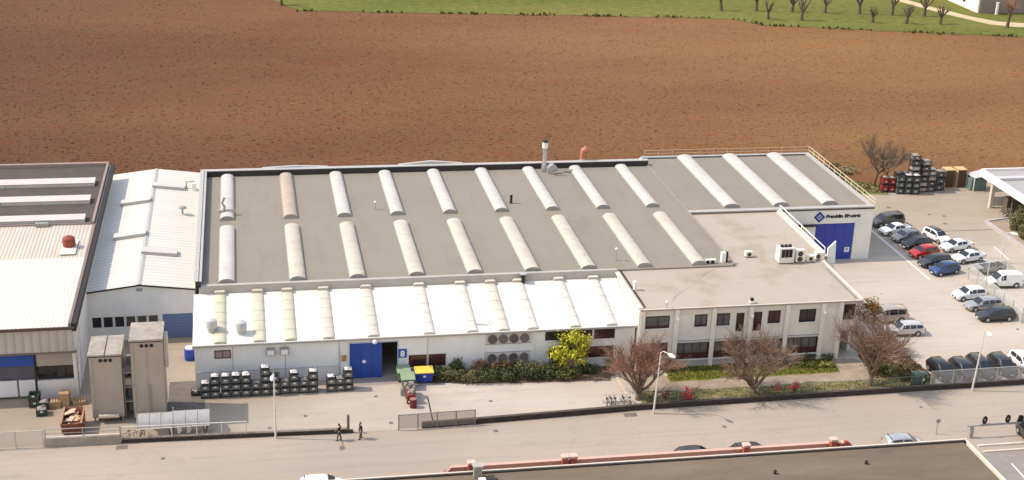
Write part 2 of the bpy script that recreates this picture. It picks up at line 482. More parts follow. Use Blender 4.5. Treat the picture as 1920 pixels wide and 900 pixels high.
# painted bay lines in the car park
lines = MB()
def stripe(x0, y0, x1, y1, w=0.12, z=0.010):
    d = Vector((x1 - x0, y1 - y0, 0)).normalized(); n = Vector((-d.y, d.x, 0)) * w / 2
    lines.poly([(x0 - n.x, y0 - n.y, z), (x1 - n.x, y1 - n.y, z), (x1 + n.x, y1 + n.y, z), (x0 + n.x, y0 + n.y, z)])
for k in range(7):
    stripe(88.6, 161.4 + k * 3.08, 93.4, 162.5 + k * 3.08, 0.11)
for k in range(6): stripe(74.9 + 2.65 * k, 129.6, 74.9 + 2.65 * k, 134.2, 0.10)
stripe(88.2, 158.4, 88.2, 181.0, 0.35)
stripe(74.0, 105.5, 74.3, 112.0, 0.2)
stripe(74.0, 95, 74.0, 102, 0.2)
tag(lines.build("road_markings", M("worn_white_line", (0.66, 0.62, 0.56), 0.8, 0.15, 3)), kind="structure")
# drains and covers
mh = MB()
for x, y, r in ((-9.0, 123.4, .33), (13.6, 127.9, .35), (24.0, 124.9, .4), (17.9, 117.6, .4), (47.8, 122.9, .35), (1.3, 128.3, .33), (95.0, 186.0, .5), (100.5, 178.5, .5), (101.9, 181.6, .45), (12.6, 133.9, .3), (5.0, 130.4, .3), (24.6, 131.4, .3), (91.9, 142.3, .3), (99.9, 182.5, .4), (70.6, 124.5, .3)):
    mh.lathe((x, y, 0.012), [(r * .7, 0), (r * .7, 0.006), (r * .55, 0.008)], 12)
mh.box(96.5, 106.6, 175.4, 175.62, 0.004, 0.011)
mh.box(38.0, 39.4, 126.2, 127.0, 0.004, 0.012)
mh.box(-13.6, -12.5, 125.7, 126.5, 0.004, 0.012)
tag(mh.build("drain_covers", M("cast_iron", (0.16, 0.135, 0.12), 0.8, 0.2, 3)), kind="structure")

# ================================================================== BUILDINGS
def window(parent, x0, x1, z0, z1, y, mull=1, fr=trim_dark, gl=glass, sill=None, depth=0.05, fw=0.09, lower=None):
    f = MB()
    f.box(x0, x1, y - depth, y + 0.03, z0, z0 + fw)
    f.box(x0, x1, y - depth, y + 0.03, z1 - fw, z1)
    f.box(x0, x0 + fw, y - depth, y + 0.03, z0 + fw, z1 - fw)
    f.box(x1 - fw, x1, y - depth, y + 0.03, z0 + fw, z1 - fw)
    for k in range(1, mull + 1):
        xm = x0 + (x1 - x0) * k / (mull + 1)
        f.box(xm - fw * .4, xm + fw * .4, y - depth * .8, y + 0.03, z0 + fw, z1 - fw)
    o = f.build("window", fr, parent)
    MB().box(x0 + fw * .5, x1 - fw * .5, y - depth * .35, y + 0.02, z0 + fw * .5, z1 - fw * .5).build("pane", gl, o)
    if lower:
        MB().box(x0 + fw, x1 - fw, y - depth * .6, y - depth * .36, z0 + fw, z0 + (z1 - z0) * lower).build("apron_panel", frame_red, o)
    if sill:
        MB().box(x0 - .08, x1 + .08, y - depth - 0.09, y + 0.02, z0 - 0.10, z0 - 0.003).build("sill", sill, o)
    return o

def rooflight(parent, x0, x1, y0, y1, z, mat, seg=10, name="skylight", rise=0.42, curb=0.16):
    """barrel-vault rooflight on a low upstand"""
    cm = (x0 + x1) / 2; hw = (x1 - x0) / 2
    prof = []
    n = 9
    for k in range(n + 1):
        a = math.pi * k / n
        prof.append((cm - hw * math.cos(a), z + curb + rise * math.sin(a)))
    mb = MB()
    P = []; F = []
    ys = [y0 + (y1 - y0) * j / seg for j in range(seg + 1)]
    for y in ys:
        for (x, zz) in prof: P.append((x, y, zz))
    w = n + 1
    for j in range(seg):
        for k in range(n): F.append((j * w + k, j * w + k + 1, (j + 1) * w + k + 1, (j + 1) * w + k))
    mb.add(P, F)
    for y in ys[1:-1]:                              # joint bands
        for k in range(n):
            (xa, za), (xb, zb) = prof[k], prof[k + 1]
            mb.add([(xa, y - .03, za + .007), (xb, y - .03, zb + .007), (xb, y + .03, zb + .007), (xa, y + .03, za + .007)], [(0, 1, 2, 3)])
    o = mb.build(name, mat, parent, smooth=True, angle=30)
    e = MB()
    e.poly([(x, y0, zz) for x, zz in prof]); e.poly([(x, y1, zz) for x, zz in reversed(prof)])
    e.box(x0 - .08, x1 + .08, y0 - .05, y1 + .05, z, z + curb - .01)
    e.build("upstand", greym, o)
    return o

# ---------------------------------------------------- main factory hall
hall = thing("factory_hall", "long grey flat roofed factory hall with rows of white vaulted skylights", "factory", (20, 148, 0))
ZR = 7.45
roofm0 = M("grey_roof_felt", (0.248, 0.220, 0.179), 0.9, 0.03, 0.35, big=0.06, bscale=0.06, bmp=0.05)
roofm = roofm0
nt = roofm.node_tree; b = nt.nodes["Principled BSDF"]; lk0 = b.inputs["Base Color"].links[0].from_socket
nst = noise(nt, 0.55, 5, 0.65, (1.0, 0.12, 1), "Object", (5, 3, 0))
cst = ramp(nt, nst, [(0.34, (0.93, 0.93, 0.925)), (0.46, (1, 1, 1)), (0.62, (1, 1, 1)), (0.74, (1.04, 1.035, 1.02))])
npd = noise(nt, 0.10, 4, 0.6, (1, 1, 1), "Object", (7, 1, 0))
cpd = ramp(nt, npd, [(0.33, (0.94, 0.935, 0.93)), (0.40, (1, 1, 1))])
nt.links.new(mixc(nt, 1.0, mixc(nt, 1.0, lk0, cst, 'MULTIPLY'), cpd, 'MULTIPLY'), b.inputs["Base Color"])
cop = M("coping_metal", (0.40, 0.385, 0.37), 0.5, 0.08, 1.0)
w = MB()
w.box(-5.8, 56.9, 147.95, 148.3, 0, 6.6)
w.box(-5.8, -5.5, 148.3, 187.1, 0, ZR); w.box(-5.5, 56.9, 186.8, 187.1, 0, ZR)
w.box(56.9, 83.0, 190.2, 190.5, 0, ZR); w.box(82.7, 83.0, 166.8, 190.2, 0, ZR); w.box(56.6, 56.9, 187.1, 190.2, 0, ZR)
# east facade, with the door opening
w.box(69.35, 74.9, 166.5, 166.8, 0, ZR); w.box(80.5, 83.0, 166.5, 166.8, 0, ZR); w.box(74.9, 80.5, 166.5, 166.8, 5.3, ZR)
w.build("wall", wallw, hall)
rf = MB()
rf.box(-5.5, 56.9, 148.3, 186.8, ZR - .25, ZR)
rf.box(56.95, 82.95, 166.55, 190.45, ZR - .25, ZR + .012)
rf.build("roof", roofm, hall)
sm = MB()                                           # felt laps
for x in [1.2 + 6.8 * k for k in range(8)]: sm.box(x, x + .05, 148.45, 186.3, ZR + .002, ZR + .01)
sm.box(56.7, 57.05, 148.4, 187.0, ZR + .001, ZR + .10)
sm.build("roof_joint", M("felt_lap", (0.259, 0.231, 0.189), 0.9, 0.08, 1), hall)
pp = MB()
pp.box(-6.15, -5.55, 147.9, 187.1, ZR, 8.22)
pp.box(-5.55, 56.9, 186.45, 187.1, ZR, 8.22)
pp.build("parapet", M("bitumen_parapet", (0.036, 0.033, 0.033), 0.7, 0.2, 1), hall)
cp = MB()
cp.box(-6.3, -5.80, 147.8, 187.3, 8.225, 8.29)
cp.box(-5.72, -5.45, 147.8, 186.4, 8.225, 8.26)
cp.box(-5.80, 56.95, 186.5, 187.35, 8.225, 8.29)
for cx_, hw_, h_ in ((6.5, 4.5, .02), (25.4, 4.6, .25)):
    cp.prism([(cx_ - hw_, 187.36, 8.24), (cx_ + hw_, 187.36, 8.24), (cx_, 187.36, 8.42 + h_)], (0, .5, 0))
cp.build("coping", cop, hall)
fp = MB()
fp.box(-5.75, 42.3, 147.9, 148.42, 6.55, 7.62)
fp.build("front_parapet", M("parapet_render", (0.41, 0.38, 0.355), 0.85, 0.06, 0.8, big=0.1, bscale=0.3), hall)
ed = MB()
ed.box(56.95, 83.05, 166.42, 167.2, ZR + .013, ZR + .16); ed.box(82.4, 83.05, 167.2, 190.5, ZR + .013, ZR + .16); ed.box(56.95, 82.4, 189.9, 190.5, ZR + .013, ZR + .16)
ed.build("roof_edge", cop, hall)
gt = MB()
gt.box(57.2, 82.2, 189.55, 189.85, ZR + .014, ZR + .06)
MB().box(69.5, 83.0, 166.36, 166.415, 7.28, 7.42).build('gutter', trim_dark, hall)
gt.build("gutter", trim_dark, hall)
for k in range(9):
    x = -2.72 + 0 if k == 0 else 5.18 + (k - 1) * 6.79
    m1 = skyl_p if k == 1 else skyl
    m2 = (skyl, skyl_y, skyl_y, skyl_y, skyl_y, skyl_y, skyl_y, skyl_y, skyl_y)[k]
    rooflight(hall, x - .85, x + .85, 169.2, 186.0, ZR, m1)
    rooflight(hall, x - .88, x + .88, 148.75, 166.0, ZR, m2)
for x in (63.3, 70.25, 77.2):
    rooflight(hall, x - 1.05, x + 1.05, 168.0, 189.6, ZR + .012, skyl, 12)
# blue sliding door and its writing
dr = MB(); dr.box(74.92, 80.48, 166.62, 166.74, 0.02, 5.28)
dr = dr.build("door", bluep2, hall)
ds = MB()
for x in (76.3, 77.7, 79.1): ds.box(x - .02, x + .02, 166.605, 166.62, 0.1, 5.2)
ds.build("door_seam", M("door_seam_blue", (0.02, 0.03, 0.17), 0.6, 0.1, 1), dr)
sgn = MB().box(79.45, 80.15, 166.585, 166.602, 1.05, 1.75).build("parking_sign", white, hall)
text("sign_letter", "P", bluep2, sgn, 79.62, 166.578, 1.17, 0.66, 0.01, 0.01)
lg = MB()
lc = (75.25, 6.28)
def dia(r, y0, y1, mb):
    mb.prism([(lc[0] - r, y0, lc[1]), (lc[0], y0, lc[1] - r), (lc[0] + r, y0, lc[1]), (lc[0], y0, lc[1] + r)], (0, y1 - y0, 0))
dia(0.80, 166.44, 166.49, lg)
logo = lg.build("logo", M("logo_navy", (0.025, 0.03, 0.20), 0.5, 0.05, 1), hall)
l2 = MB()
for i in range(4):
    a = math.pi / 2 * i; ca, sa = math.cos(a), math.sin(a)
    def rot(x, z): return (lc[0] + x * ca - z * sa, 166.425, lc[1] + x * sa + z * ca)
    l2.prism([rot(.38, -.05), rot(.43, 0), rot(.05, .38), rot(0, .33)], (0, .012, 0))
    l2.prism([rot(.18, -.04), rot(.22, 0), rot(.04, .18), rot(0, .14)], (0, .012, 0))
fixnormals(l2.build("logo_ring", M("logo_pale", (0.55, 0.57, 0.68), 0.5, 0.05, 1), logo))
fixnormals(logo)
text("lettering", "Franklin Electric", M("letter_black", (0.012, 0.012, 0.014), 0.5, 0.1, 2), hall, 76.15, 166.47, 6.14, 0.62, 0.05, 0.03, 0.15, width=5.0)
MB().box(72.4, 74.85, 165.9, 166.48, 5.12, 5.3).build("canopy", trim_dark, hall)
# guard rails along the right and the back edge, and beside the lower roof
def guard(parent, pts, h, step, mat, name="guard_rail", r=0.045, mids=(0.5,)):
    mb = MB()
    for a, b in zip(pts, pts[1:]):
        a, b = Vector(a), Vector(b)
        n = max(1, round((b - a).length / step))
        for k in range(n + 1):
            p = a.lerp(b, k / n); mb.tube([p, p + Vector((0, 0, h))], r, 5)
        for f in (1.0,) + tuple(mids):
            mb.tube([a + Vector((0, 0, h * f)), b + Vector((0, 0, h * f))], r, 5)
    return mb.build(name, mat, parent)
yel = M("yellowed_rail", (0.66, 0.60, 0.42), 0.5, 0.1, 2)
guard(hall, [(83.1, 166.7, ZR), (83.1, 190.6, ZR)], 1.05, 2.0, yel, r=.038)
guard(hall, [(83.1, 190.6, ZR), (57.5, 190.6, ZR)], 1.0, 2.2, M("rusty_rail", (0.50, 0.36, 0.25), 0.6, 0.15, 2))
# silver flue and terracotta cowl
fl = thing("roof_flue", "tall silver flue with dark cap rising from the back edge of the hall roof", "chimney", (41.3, 185.0, ZR))
f = MB(); f.lathe((41.3, 185.2, ZR), [(.42, 0), (.42, .9), (.30, 1.2), (.30, 3.5)], 14); f.build("pipe", steel, fl, True)
f = MB(); f.lathe((41.3, 185.2, ZR + 3.5), [(.42, 0), (.42, .75), (.36, .8)], 14); f.build("cap", white, fl, True)
f = MB(); f.lathe((41.3, 185.2, ZR + 4.42), [(.1, -.1), (.46, 0), (.46, .1), (.1, .25)], 14); f.build("rain_hat", trim_dark, fl, True)
f = MB(); f.box(41.5, 43.0, 184.0, 185.1, ZR, ZR + .8); f.prism([(41.5, 184.0, ZR + .8), (43.0, 184.0, ZR + .8), (42.3, 184.0, ZR + 1.4)], (0, 1.1, 0)); f.build("fan_box", steel, fl)
f = MB(); f.tube([(42.4, 183.9, ZR), (42.4, 183.2, ZR + .5), (43.6, 183.2, ZR + .45)], .13, 6); f.tube([(40.9, 184.6, ZR), (40.9, 184.6, ZR + 3.2)], .06, 5); f.build("duct", greym, fl)
cw_ = thing("roof_cowl", "terracotta coloured bent cowl behind the dark back parapet", "chimney", (47.4, 187.6, 7.9))
f = MB(); f.tube([(47.4, 187.6, 7.9), (47.4, 187.6, 9.2), (47.45, 187.6, 9.6), (47.8, 187.6, 9.85), (48.15, 187.6, 9.6), (48.2, 187.6, 9.3)], [.36, .36, .42, .46, .46, .40], 10)
f.build("hood", M("terracotta_paint", (0.42, 0.17, 0.10), 0.6, 0.15, 2), cw_, True)
f = MB(); f.lathe((47.4, 187.6, 7.9), [(.5, 0), (.42, .5)], 10); f.build("base", steel, cw_, True)
v = thing("roof_vent", "twisted grey vent pipe standing over the first skylight of the hall", "vent", (-3.0, 171.5, ZR))
f = MB(); f.tube([(-3.3, 170.9, ZR + .5), (-3.0, 171.2, ZR + 1.1), (-3.3, 171.3, ZR + 1.6), (-3.0, 171.4, ZR + 2.3)], [.16, .2, .14, .18], 7); f.build("pipe", greym, v, True)
f = MB(); f.box(-3.9, -1.7, 171.0, 171.3, ZR + .35, ZR + .75); f.build("bracket", cop, v)
v = thing("roof_vent", "thin pale pipe standing between the third and fourth skylights", "vent", (16.06, 171.6, ZR))
f = MB(); f.tube([(16.06, 171.6, ZR), (16.06, 171.6, ZR + .95)], .09, 6); f.build("pipe", cop, v); f = MB(); f.lathe((16.06, 171.6, ZR + .95), [(.16, 0), (.14, .18)], 8); f.build("cap", white, v)
v = thing("roof_vent", "short dark pipe standing between the sixth and seventh skylights", "vent", (34.15, 172.4, ZR))
f = MB(); f.lathe((34.15, 172.4, ZR), [(.17, 0), (.17, 1.1), (.2, 1.12), (.2, 1.25)], 9); f.build("pipe", trim_dark, v); f = MB(); f.lathe((34.15, 172.4, ZR + 1.25), [(.2, 0), (.05, .12)], 9); f.build("cap", greym, v)

# ---------------------------------------------------- lean-to annex
annex = thing("factory_annex", "low annex with bright white sloping roof along the front of the hall", "factory", (18, 138.3, 0))
YA = 138.3
def zlean(y): return 5.0 + (y - YA) * 1.68 / 9.6
w = MB()
w.box(-6.2, 10.2, YA, YA + .3, 0, 4.85); w.box(15.4, 42.1, YA, YA + .3, 0, 4.85); w.box(10.2, 15.4, YA, YA + .3, 4.25, 4.85)
w.prism([(-6.2, YA + .3, 0), (-6.2, 147.9, 0), (-6.2, 147.9, 6.5), (-6.2, YA + .3, 4.85)], (0.3, 0, 0))
w.build("wall", M("annex_wall_paint", (0.78, 0.77, 0.755), 0.75, 0.05, 0.6, stretch=(1, 1, .25), big=0.10, bscale=0.3), annex)
s_ = MB()
for x in (-2.23, 3.3, 9.06, 18.7, 24.93, 30.42, 36.0): s_.box(x - .035, x + .035, YA - .012, YA - .002, .05, 4.8)
s_.build("panel_joint", M("joint_sealant", (0.36, 0.35, 0.35), 0.8, 0.1, 1), annex)
r_m = MB()
r_m.prism([(-6.35, YA - .25, zlean(YA - .25)), (-6.35, 147.88, zlean(147.88)), (-6.35, 147.88, zlean(147.88) - .14), (-6.35, YA - .25, zlean(YA - .25) - .14)], (48.55, 0, 0))
fixnormals(r_m.build("roof", M("white_roof_sheet", (0.70, 0.675, 0.61), 0.6, 0.035, 0.4, big=0.05, bscale=0.3), annex))
MB().box(-6.4, 42.2, YA - .36, YA - .26, 4.74, 4.93).build("gutter", M("gutter_grey", (0.34, 0.32, 0.31), 0.6, 0.1, 1), annex)
ribcols = [M("rib_panel_yellow", (0.53, 0.49, 0.37), 0.55, 0.12, 1.0), M("rib_panel_cream", (0.56, 0.505, 0.425), 0.55, 0.12, 1.0), M("rib_panel_pale", (0.62, 0.57, 0.50), 0.55, 0.10, 1.0)]
for i, (xt, xb) in enumerate([(-3.46, -3.55), (.64, .62), (3.95, 3.86), (7.9, 8.0), (12.77, 12.75), (18.65, 19.0), (23.46, 23.7), (26.87, 27.35), (30.0, 30.7), (34.9, 35.5), (39.1, 39.6)]):
    mt_ = ribcols[0] if i in (0, 1, 2) else ribcols[1] if i in (3, 4, 7) else ribcols[2]
    xc = (xt + xb) / 2
    mb = MB(); nseg = 5
    for j in range(nseg):
        y0 = YA - .1 + (147.5 - YA + .1) * j / nseg; y1 = YA - .1 + (147.5 - YA + .1) * (j + 1) / nseg
        n = 6; P = []
        for (y, lift) in ((y0, 0.10), (y1, 0.02)):
            for k in range(n + 1):
                a = math.pi * k / n
                P.append((xc - .66 * math.cos(a), y, zlean(y) + .02 + lift * .5 + .20 * math.sin(a)))
        mb.add(P, [(k, k + 1, n + 2 + k, n + 1 + k) for k in range(n)] + [tuple(range(n, -1, -1))])
    sk = mb.build("skylight", mt_, annex, True, angle=50)
    e = MB()
    for j in range(1, nseg):
        y = YA - .1 + (147.5 - YA + .1) * j / nseg
        e.box(xc - .68, xc + .68, y - .04, y - .01, zlean(y) + .03, zlean(y) + .08)
    e.build("lap", greym, sk)
    h = MB(); h.box(xc - .62, xc + .62, 147.35, 147.89, zlean(147.5), zlean(147.5) + .42); h = h.build("ridge_box", M("ridge_box_grey", (0.42, 0.38, 0.34), 0.7, 0.1, 2), annex)
    MB().box(xc - .52, xc + .52, 147.3, 147.87, zlean(147.5) + .425, zlean(147.5) + .47).build("ridge_box_lid", mt_, h)
# wall features
window(annex, -4.13, -2.40, 3.25, 4.2, YA, 1, frame_red, M("mauve_glass", (0.30, 0.22, 0.22), 0.3, 0.1, 1), None)
for x0 in (1.30, 2.76):
    a = MB().box(x0, x0 + .92, YA - .42, YA - .003, 3.45, 4.25).build("louvre_box", greym, annex)
    MB().box(x0 + .1, x0 + .82, YA - .44, YA - .425, 3.52, 4.08).build("louvre_cover", white, a)
d_ = MB().box(10.25, 13.70, YA + .06, YA + .16, 0.03, 4.22).build("sliding_door", bluep, annex)
ds = MB()
for x in (11.4, 12.55): ds.box(x - .02, x + .02, YA + .045, YA + .058, .1, 4.15)
ds.box(10.3, 13.65, YA + .045, YA + .058, 1.2, 1.24)
ds.build("door_seam", M("door_seam_blue_two", (0.02, 0.05, 0.24), 0.6, 0.1, 1), d_)
sg = MB(); sg.lathe((11.75, YA + .04, 2.0), [(.2, 0), (.2, .015)], 12, 'y'); sg.build("door_sticker", white, d_)
fr = MB(); fr.box(10.08, 10.2, YA - .03, YA, 0, 4.35); fr.box(15.4, 15.5, YA - .03, YA, 0, 4.35); fr.box(10.08, 15.5, YA - .05, YA, 4.26, 4.36)
fr.build("door_frame", M("pale_blue_frame", (0.42, 0.47, 0.62), 0.6, 0.08, 1), annex)
lm = MB(); lm.lathe((12.87, YA - .32, 4.38), [(.16, -.1), (.27, 0), (.27, .25), (.12, .38)], 12); lm.build("wall_lamp", white, annex, True)
sg = MB().box(15.45, 16.42, YA - .05, YA - .004, 2.28, 3.34).build("number_sign", M("sign_blue", (0.03, 0.10, 0.36), 0.5, 0.05, 1), annex)
text("sign_number", "8", white, sg, 15.70, YA - .056, 2.46, 0.92, 0.01, 0.035)
MB().box(15.55, 16.35, YA - .03, YA - .003, 1.35, 2.2).build("notice", M("notice_pale", (0.55, 0.60, 0.62), 0.6, 0.15, 4), annex)
MB().box(9.35, 9.82, YA - .16, YA - .003, 2.26, 2.92).build("alarm_box", M("ochre_box", (0.36, 0.23, 0.05), 0.5, 0.15, 3), annex)
window(annex, 16.62, 18.60, 1.05, 2.52, YA, 1, frame_red, glassr, white)
window(annex, 18.80, 20.70, 1.05, 2.52, YA, 2, frame_red, glassr, white)
for z0, z1 in ((3.42, 4.62), (1.08, 2.38)):
    p = MB().box(25.15, 30.15, YA - .10, YA - .003, z0, z1).build("fan_panel", M("fan_panel_pink", (0.60, 0.52, 0.49), 0.7, 0.1, 1.5), annex)
    b_ = MB(); b_.box(25.1, 30.2, YA - .14, YA - .104, z0 - .05, z0 + .02); b_.box(25.1, 30.2, YA - .14, YA - .104, z1 - .02, z1 + .05)
    b_.build("panel_rim", greym, p)
    for k in range(4):
        cxk = 25.85 + 1.2 * k; czk = (z0 + z1) / 2
        fn = MB(); 
        ring = [(.52, 0), (.52, -.16), (.43, -.16), (.40, -.02)]
        fn.lathe((cxk, YA - .105, czk), ring, 18, 'y')
        for a in range(6):
            t = a * math.pi / 3
            fn.add([(cxk, YA - .16, czk), (cxk + .4 * math.cos(t), YA - .14, czk + .4 * math.sin(t)), (cxk + .4 * math.cos(t + .6), YA - .17, czk + .4 * math.sin(t + .6))], [(0, 1, 2)])
        fn.build("extractor_fan", M("fan_grey_%d" % (k % 2), ((0.13, 0.12, 0.115), (0.18, 0.165, 0.155))[k % 2], 0.5, 0.25, 6), p)
cd = MB(); cd.box(30.40, 30.55, YA - .12, YA - .003, .3, 4.7); cd.box(24.85, 24.97, YA - .10, YA - .003, .1, 4.7); cd.build("downpipe", white, annex)
window(annex, 31.8, 35.2, 3.5, 4.68, YA, 3, trim_dark, glass, white)
window(annex, 35.3, 37.15, 3.5, 4.68, YA, 1, frame_red, glassr, white)
window(annex, 37.4, 39.75, 3.42, 4.68, YA, 2, frame_red, glassr, white)
window(annex, 32.3, 35.3, 1.15, 2.5, YA, 2, trim_dark, glassr, white)
window(annex, 35.75, 39.75, 1.15, 2.5, YA, 3, frame_red, glassr, white)
cd = MB(); cd.tube([(-6.0, YA - .08, 1.75), (9.1, YA - .08, 1.75)], .055, 6); cd.tube([(9.1, YA - .08, 0.4), (9.1, YA - .08, 4.0)], .05, 6); cd.build("conduit", M("conduit_grey", (0.52, 0.52, 0.53), 0.6, 0.1, 2), annex)
# roof fans
for x, y, lab in ((-4.35, 140.6, "grey mushroom fan at the far left corner of the white roof"), (-1.25, 140.0, "grey mushroom fan between the first two ribs of the white roof")):
    t = thing("roof_fan", lab, "roof fan", (x, y, zlean(y)), group="mushroom fans on the white roof")
    z = zlean(y) - .1
    f = MB(); f.lathe((x, y, z), [(.44, 0), (.44, .55), (.5, .6)], 16); f.build("curb", cop, t, True)
    f = MB(); f.lathe((x, y, z + .6), [(.6, 0), (.62, .55), (.55, .85), (.3, .98), (.02, 1.02)], 18); f.build("hood", M("fan_hood_grey", (0.48, 0.48, 0.48), 0.5, 0.08, 1), t, True)
t = thing("roof_antenna", "thin bent bracket lying near the eave of the white roof", "bracket", (25.0, 139.4, zlean(139.4)))
f = MB(); f.tube([(24.0, 139.6, zlean(139.6) + .15), (25.4, 139.2, zlean(139.2) + .15), (25.9, 139.9, zlean(139.9) + .3)], .05, 5); f.build("bar", greym, t)
f = MB(); f.tube([(24.4, 139.5, zlean(139.5)), (24.4, 139.5, zlean(139.5) + .15)], .04, 5); f.build("foot", greym, t)
t = thing("roof_vent", "dark vent block on the front parapet beside the ninth rib", "vent", (30.35, 147.6, 6.5))
f = MB(); f.box(30.75, 31.15, 147.25, 147.85, 6.6, 7.7); f.build("body", trim_dark, t); f = MB(); f.box(30.6, 31.3, 147.2, 147.9, 7.7, 7.78); f.build("cap", cop, t)

# ---------------------------------------------------- office block
office = thing("office_block", "two storey white office block with pilasters and dark windows beside the annex", "office", (55, 137.3, 0))
YO = 137.3
w = MB()
w.box(42.3, 65.9, YO, YO + .3, 3.05, 7.1)
w.box(42.3, 46.45, YO, YO + .3, 0, 3.05)
w.box(63.8, 65.9, YO, YO + .3, 0, 3.05)
for x0, x1 in ((46.45, 50.8), (50.8, 55.15), (55.15, 59.5), (59.5, 63.8)): w.box(x0, x1, YO + .02, YO + .3, 0, .8)
w.box(42.3, 42.6, YO + .3, 149.9, 0, 7.1)
w.box(65.9, 68.4, YO + 1.2, YO + 1.5, 2.9, 7.1); w.box(65.6, 65.9, YO + .3, YO + 1.2, 0, 7.1); w.box(68.1, 68.4, YO + 1.5, 150, 0, 7.1); w.box(65.9, 68.1, YO + 3.5, YO + 3.8, 0, 2.9)
w.box(69.0, 69.35, 150, 166.5, 0, 7.3)
w.box(68.4, 69.0, 149.8, 150.1, 0, 7.1)
w.build("wall", wallo, office)
ro = MB()
ro.prism([(42.15, 136.95, 7.1), (68.55, 136.95, 7.1), (68.55, 150, 7.1), (69.4, 150, 7.1), (69.4, 166.45, 7.1), (56.95, 166.45, 7.1), (56.95, 149.9, 7.1), (42.15, 149.9, 7.1)], (0, 0, .16))
mt, nt, b = base_nodes("stained_beige_roof", 0.9, 0, 0.15)
n1 = noise(nt, 0.5, 5, 0.65); c1 = ramp(nt, n1, [(0.3, (0.375, 0.328, 0.27)), (0.7, (0.40, 0.352, 0.292))])
n2 = noise(nt, 0.16, 5, 0.6, None, "Object", (2.0, -11.5, 0)); c2 = ramp(nt, n2, [(0.36, (0.86, 0.82, 0.76)), (0.48, (1, 1, 1))])
nt.links.new(mixc(nt, 1.0, c1, c2, 'MULTIPLY'), b.inputs["Base Color"])
fixnormals(ro.build("roof", mt, office))
e = MB()
e.box(42.1, 68.6, 136.85, 137.0, 7.262, 7.34); e.box(68.3, 68.62, 137.2, 149.9, 7.262, 7.36); e.box(69.05, 69.45, 150, 166.4, 7.262, 7.52); e.box(42.05, 42.5, 137.2, 149.6, 7.262, 7.40)
e.build("roof_edge", M("roof_edge_beige", (0.60, 0.545, 0.48), .7, .06, 1), office)
g_ = MB(); g_.box(67.75, 67.95, 137.6, 146.5, 7.262, 7.33)
MB().box(42.75, 42.95, 137.6, 149.6, 7.262, 7.33).build('roof_gutter_strip', trim_dark, office)
mo = MB(); mo.tube([(45.2 + a * 1.0 + jit.uniform(-.25, .25), 137.8 + a * 1.13 + jit.uniform(-.2, .2), 7.262) for a in range(11)], [jit.choice((.004, .03, .045, .01)) for a in range(11)], 5); mo.build('roof_crack', M('crack_moss', (.27, .24, .22), .9, .3, 3), office)
g_.build("roof_gutter_strip", M("mossy_joint", (0.22, 0.20, 0.19), 0.9, 0.3, 3), office)
fa = MB(); fa.box(42.3, 65.9, YO - .12, YO - .003, 6.42, 7.09); fa.build("fascia", M("fascia_grey", (0.70, 0.655, 0.60), 0.8, 0.05, .7), office)
be = MB(); be.box(46.45, 63.8, YO - .16, YO - .003, 2.93, 3.22); be.build("lintel", M("lintel_paint", (0.66, 0.64, 0.62), 0.8, .06, 1), office)
sh = MB(); sh.box(46.4, 63.8, YO - .22, YO - .163, 3.18, 3.24); sh.build("drip_edge", greym, office)
si = MB(); si.box(46.6, 63.7, YO - .14, YO + .04, .70, .82); si.build("sill_course", white, office)
pb = MB(); pb.box(46.6, 63.7, YO - .02, YO + .015, 0, .70); pb.build("plinth_panel", M("plinth_grey", (0.42, 0.42, 0.40), .8, .1, 1), office)
for x in (42.5, 46.45, 50.8, 55.15, 59.5, 63.8, 65.95):
    MB().box(x - .24, x + .24, YO - .36, YO - .165 if 46 < x < 64 else YO - .005, 0 if x != 46.45 and x != 63.8 else 0, 7.09).build("pilaster", wallo, office)
dpm = M("downpipe_cream", (0.75, 0.66, 0.56), .5, .06, 1)
dp = MB(); dp.tube([(42.15, YO - .15, 7.0), (42.15, YO - .15, .1)], .09, 7); dp.build("downpipe", dpm, office)
fin = MB()
fin.prism([(69.45, 150.0, 6.4), (70.55, 150.0, 6.5), (70.35, 150.0, 9.35), (69.45, 150.0, 8.45)], (0, .25, 0))
fin.box(69.45, 70.5, 150.02, 150.23, 0, 6.4)
fixnormals(fin.build("fin_wall", white, office))
for x0, x1, z0, z1, mu, lo in ((42.95, 45.70, 4.82, 6.30, 1, .22), (48.65, 50.10, 4.80, 6.28, 1, .18), (51.25, 52.75, 4.80, 6.28, 1, None), (53.55, 54.45, 3.98, 6.24, 0, None), (55.60, 56.55, 3.98, 6.26, 0, None), (57.30, 58.75, 4.80, 6.34, 1, None), (61.05, 63.0, 4.76, 6.32, 1, None)):
    window(office, x0, x1, z0, z1, YO, mu, trim_dark, glassr if x0 in (53.55, 55.60, 57.30) else glass if x0 == 61.05 else glasso, white, lower=lo)
window(office, 42.95, 45.7, 1.3, 3.0, YO, 1, frame_red, glassr, white)
window(office, 66.1, 68.3, 4.25, 6.15, YO + 1.2, 2, trim_dark, glassr, white)
for x0, x1 in ((46.72, 50.53), (51.07, 54.88), (55.42, 59.23), (59.77, 63.55)):
    window(office, x0, x1, .83, 2.90, YO + .06, 3, trim_dark, glasso, None, lower=.36)
for x in (46.5, 55.2, 63.9):
    l_ = MB(); l_.lathe((x, YO - .5, 5.9), [(.08, .28), (.2, .2), (.2, -.05), (.1, -.14)], 10); l_.build("wall_lamp", white, office, True)
guard(office, [(69.2, 165.8, 7.27), (69.2, 150.4, 7.27)], 1.15, 7.5, white, r=.06)
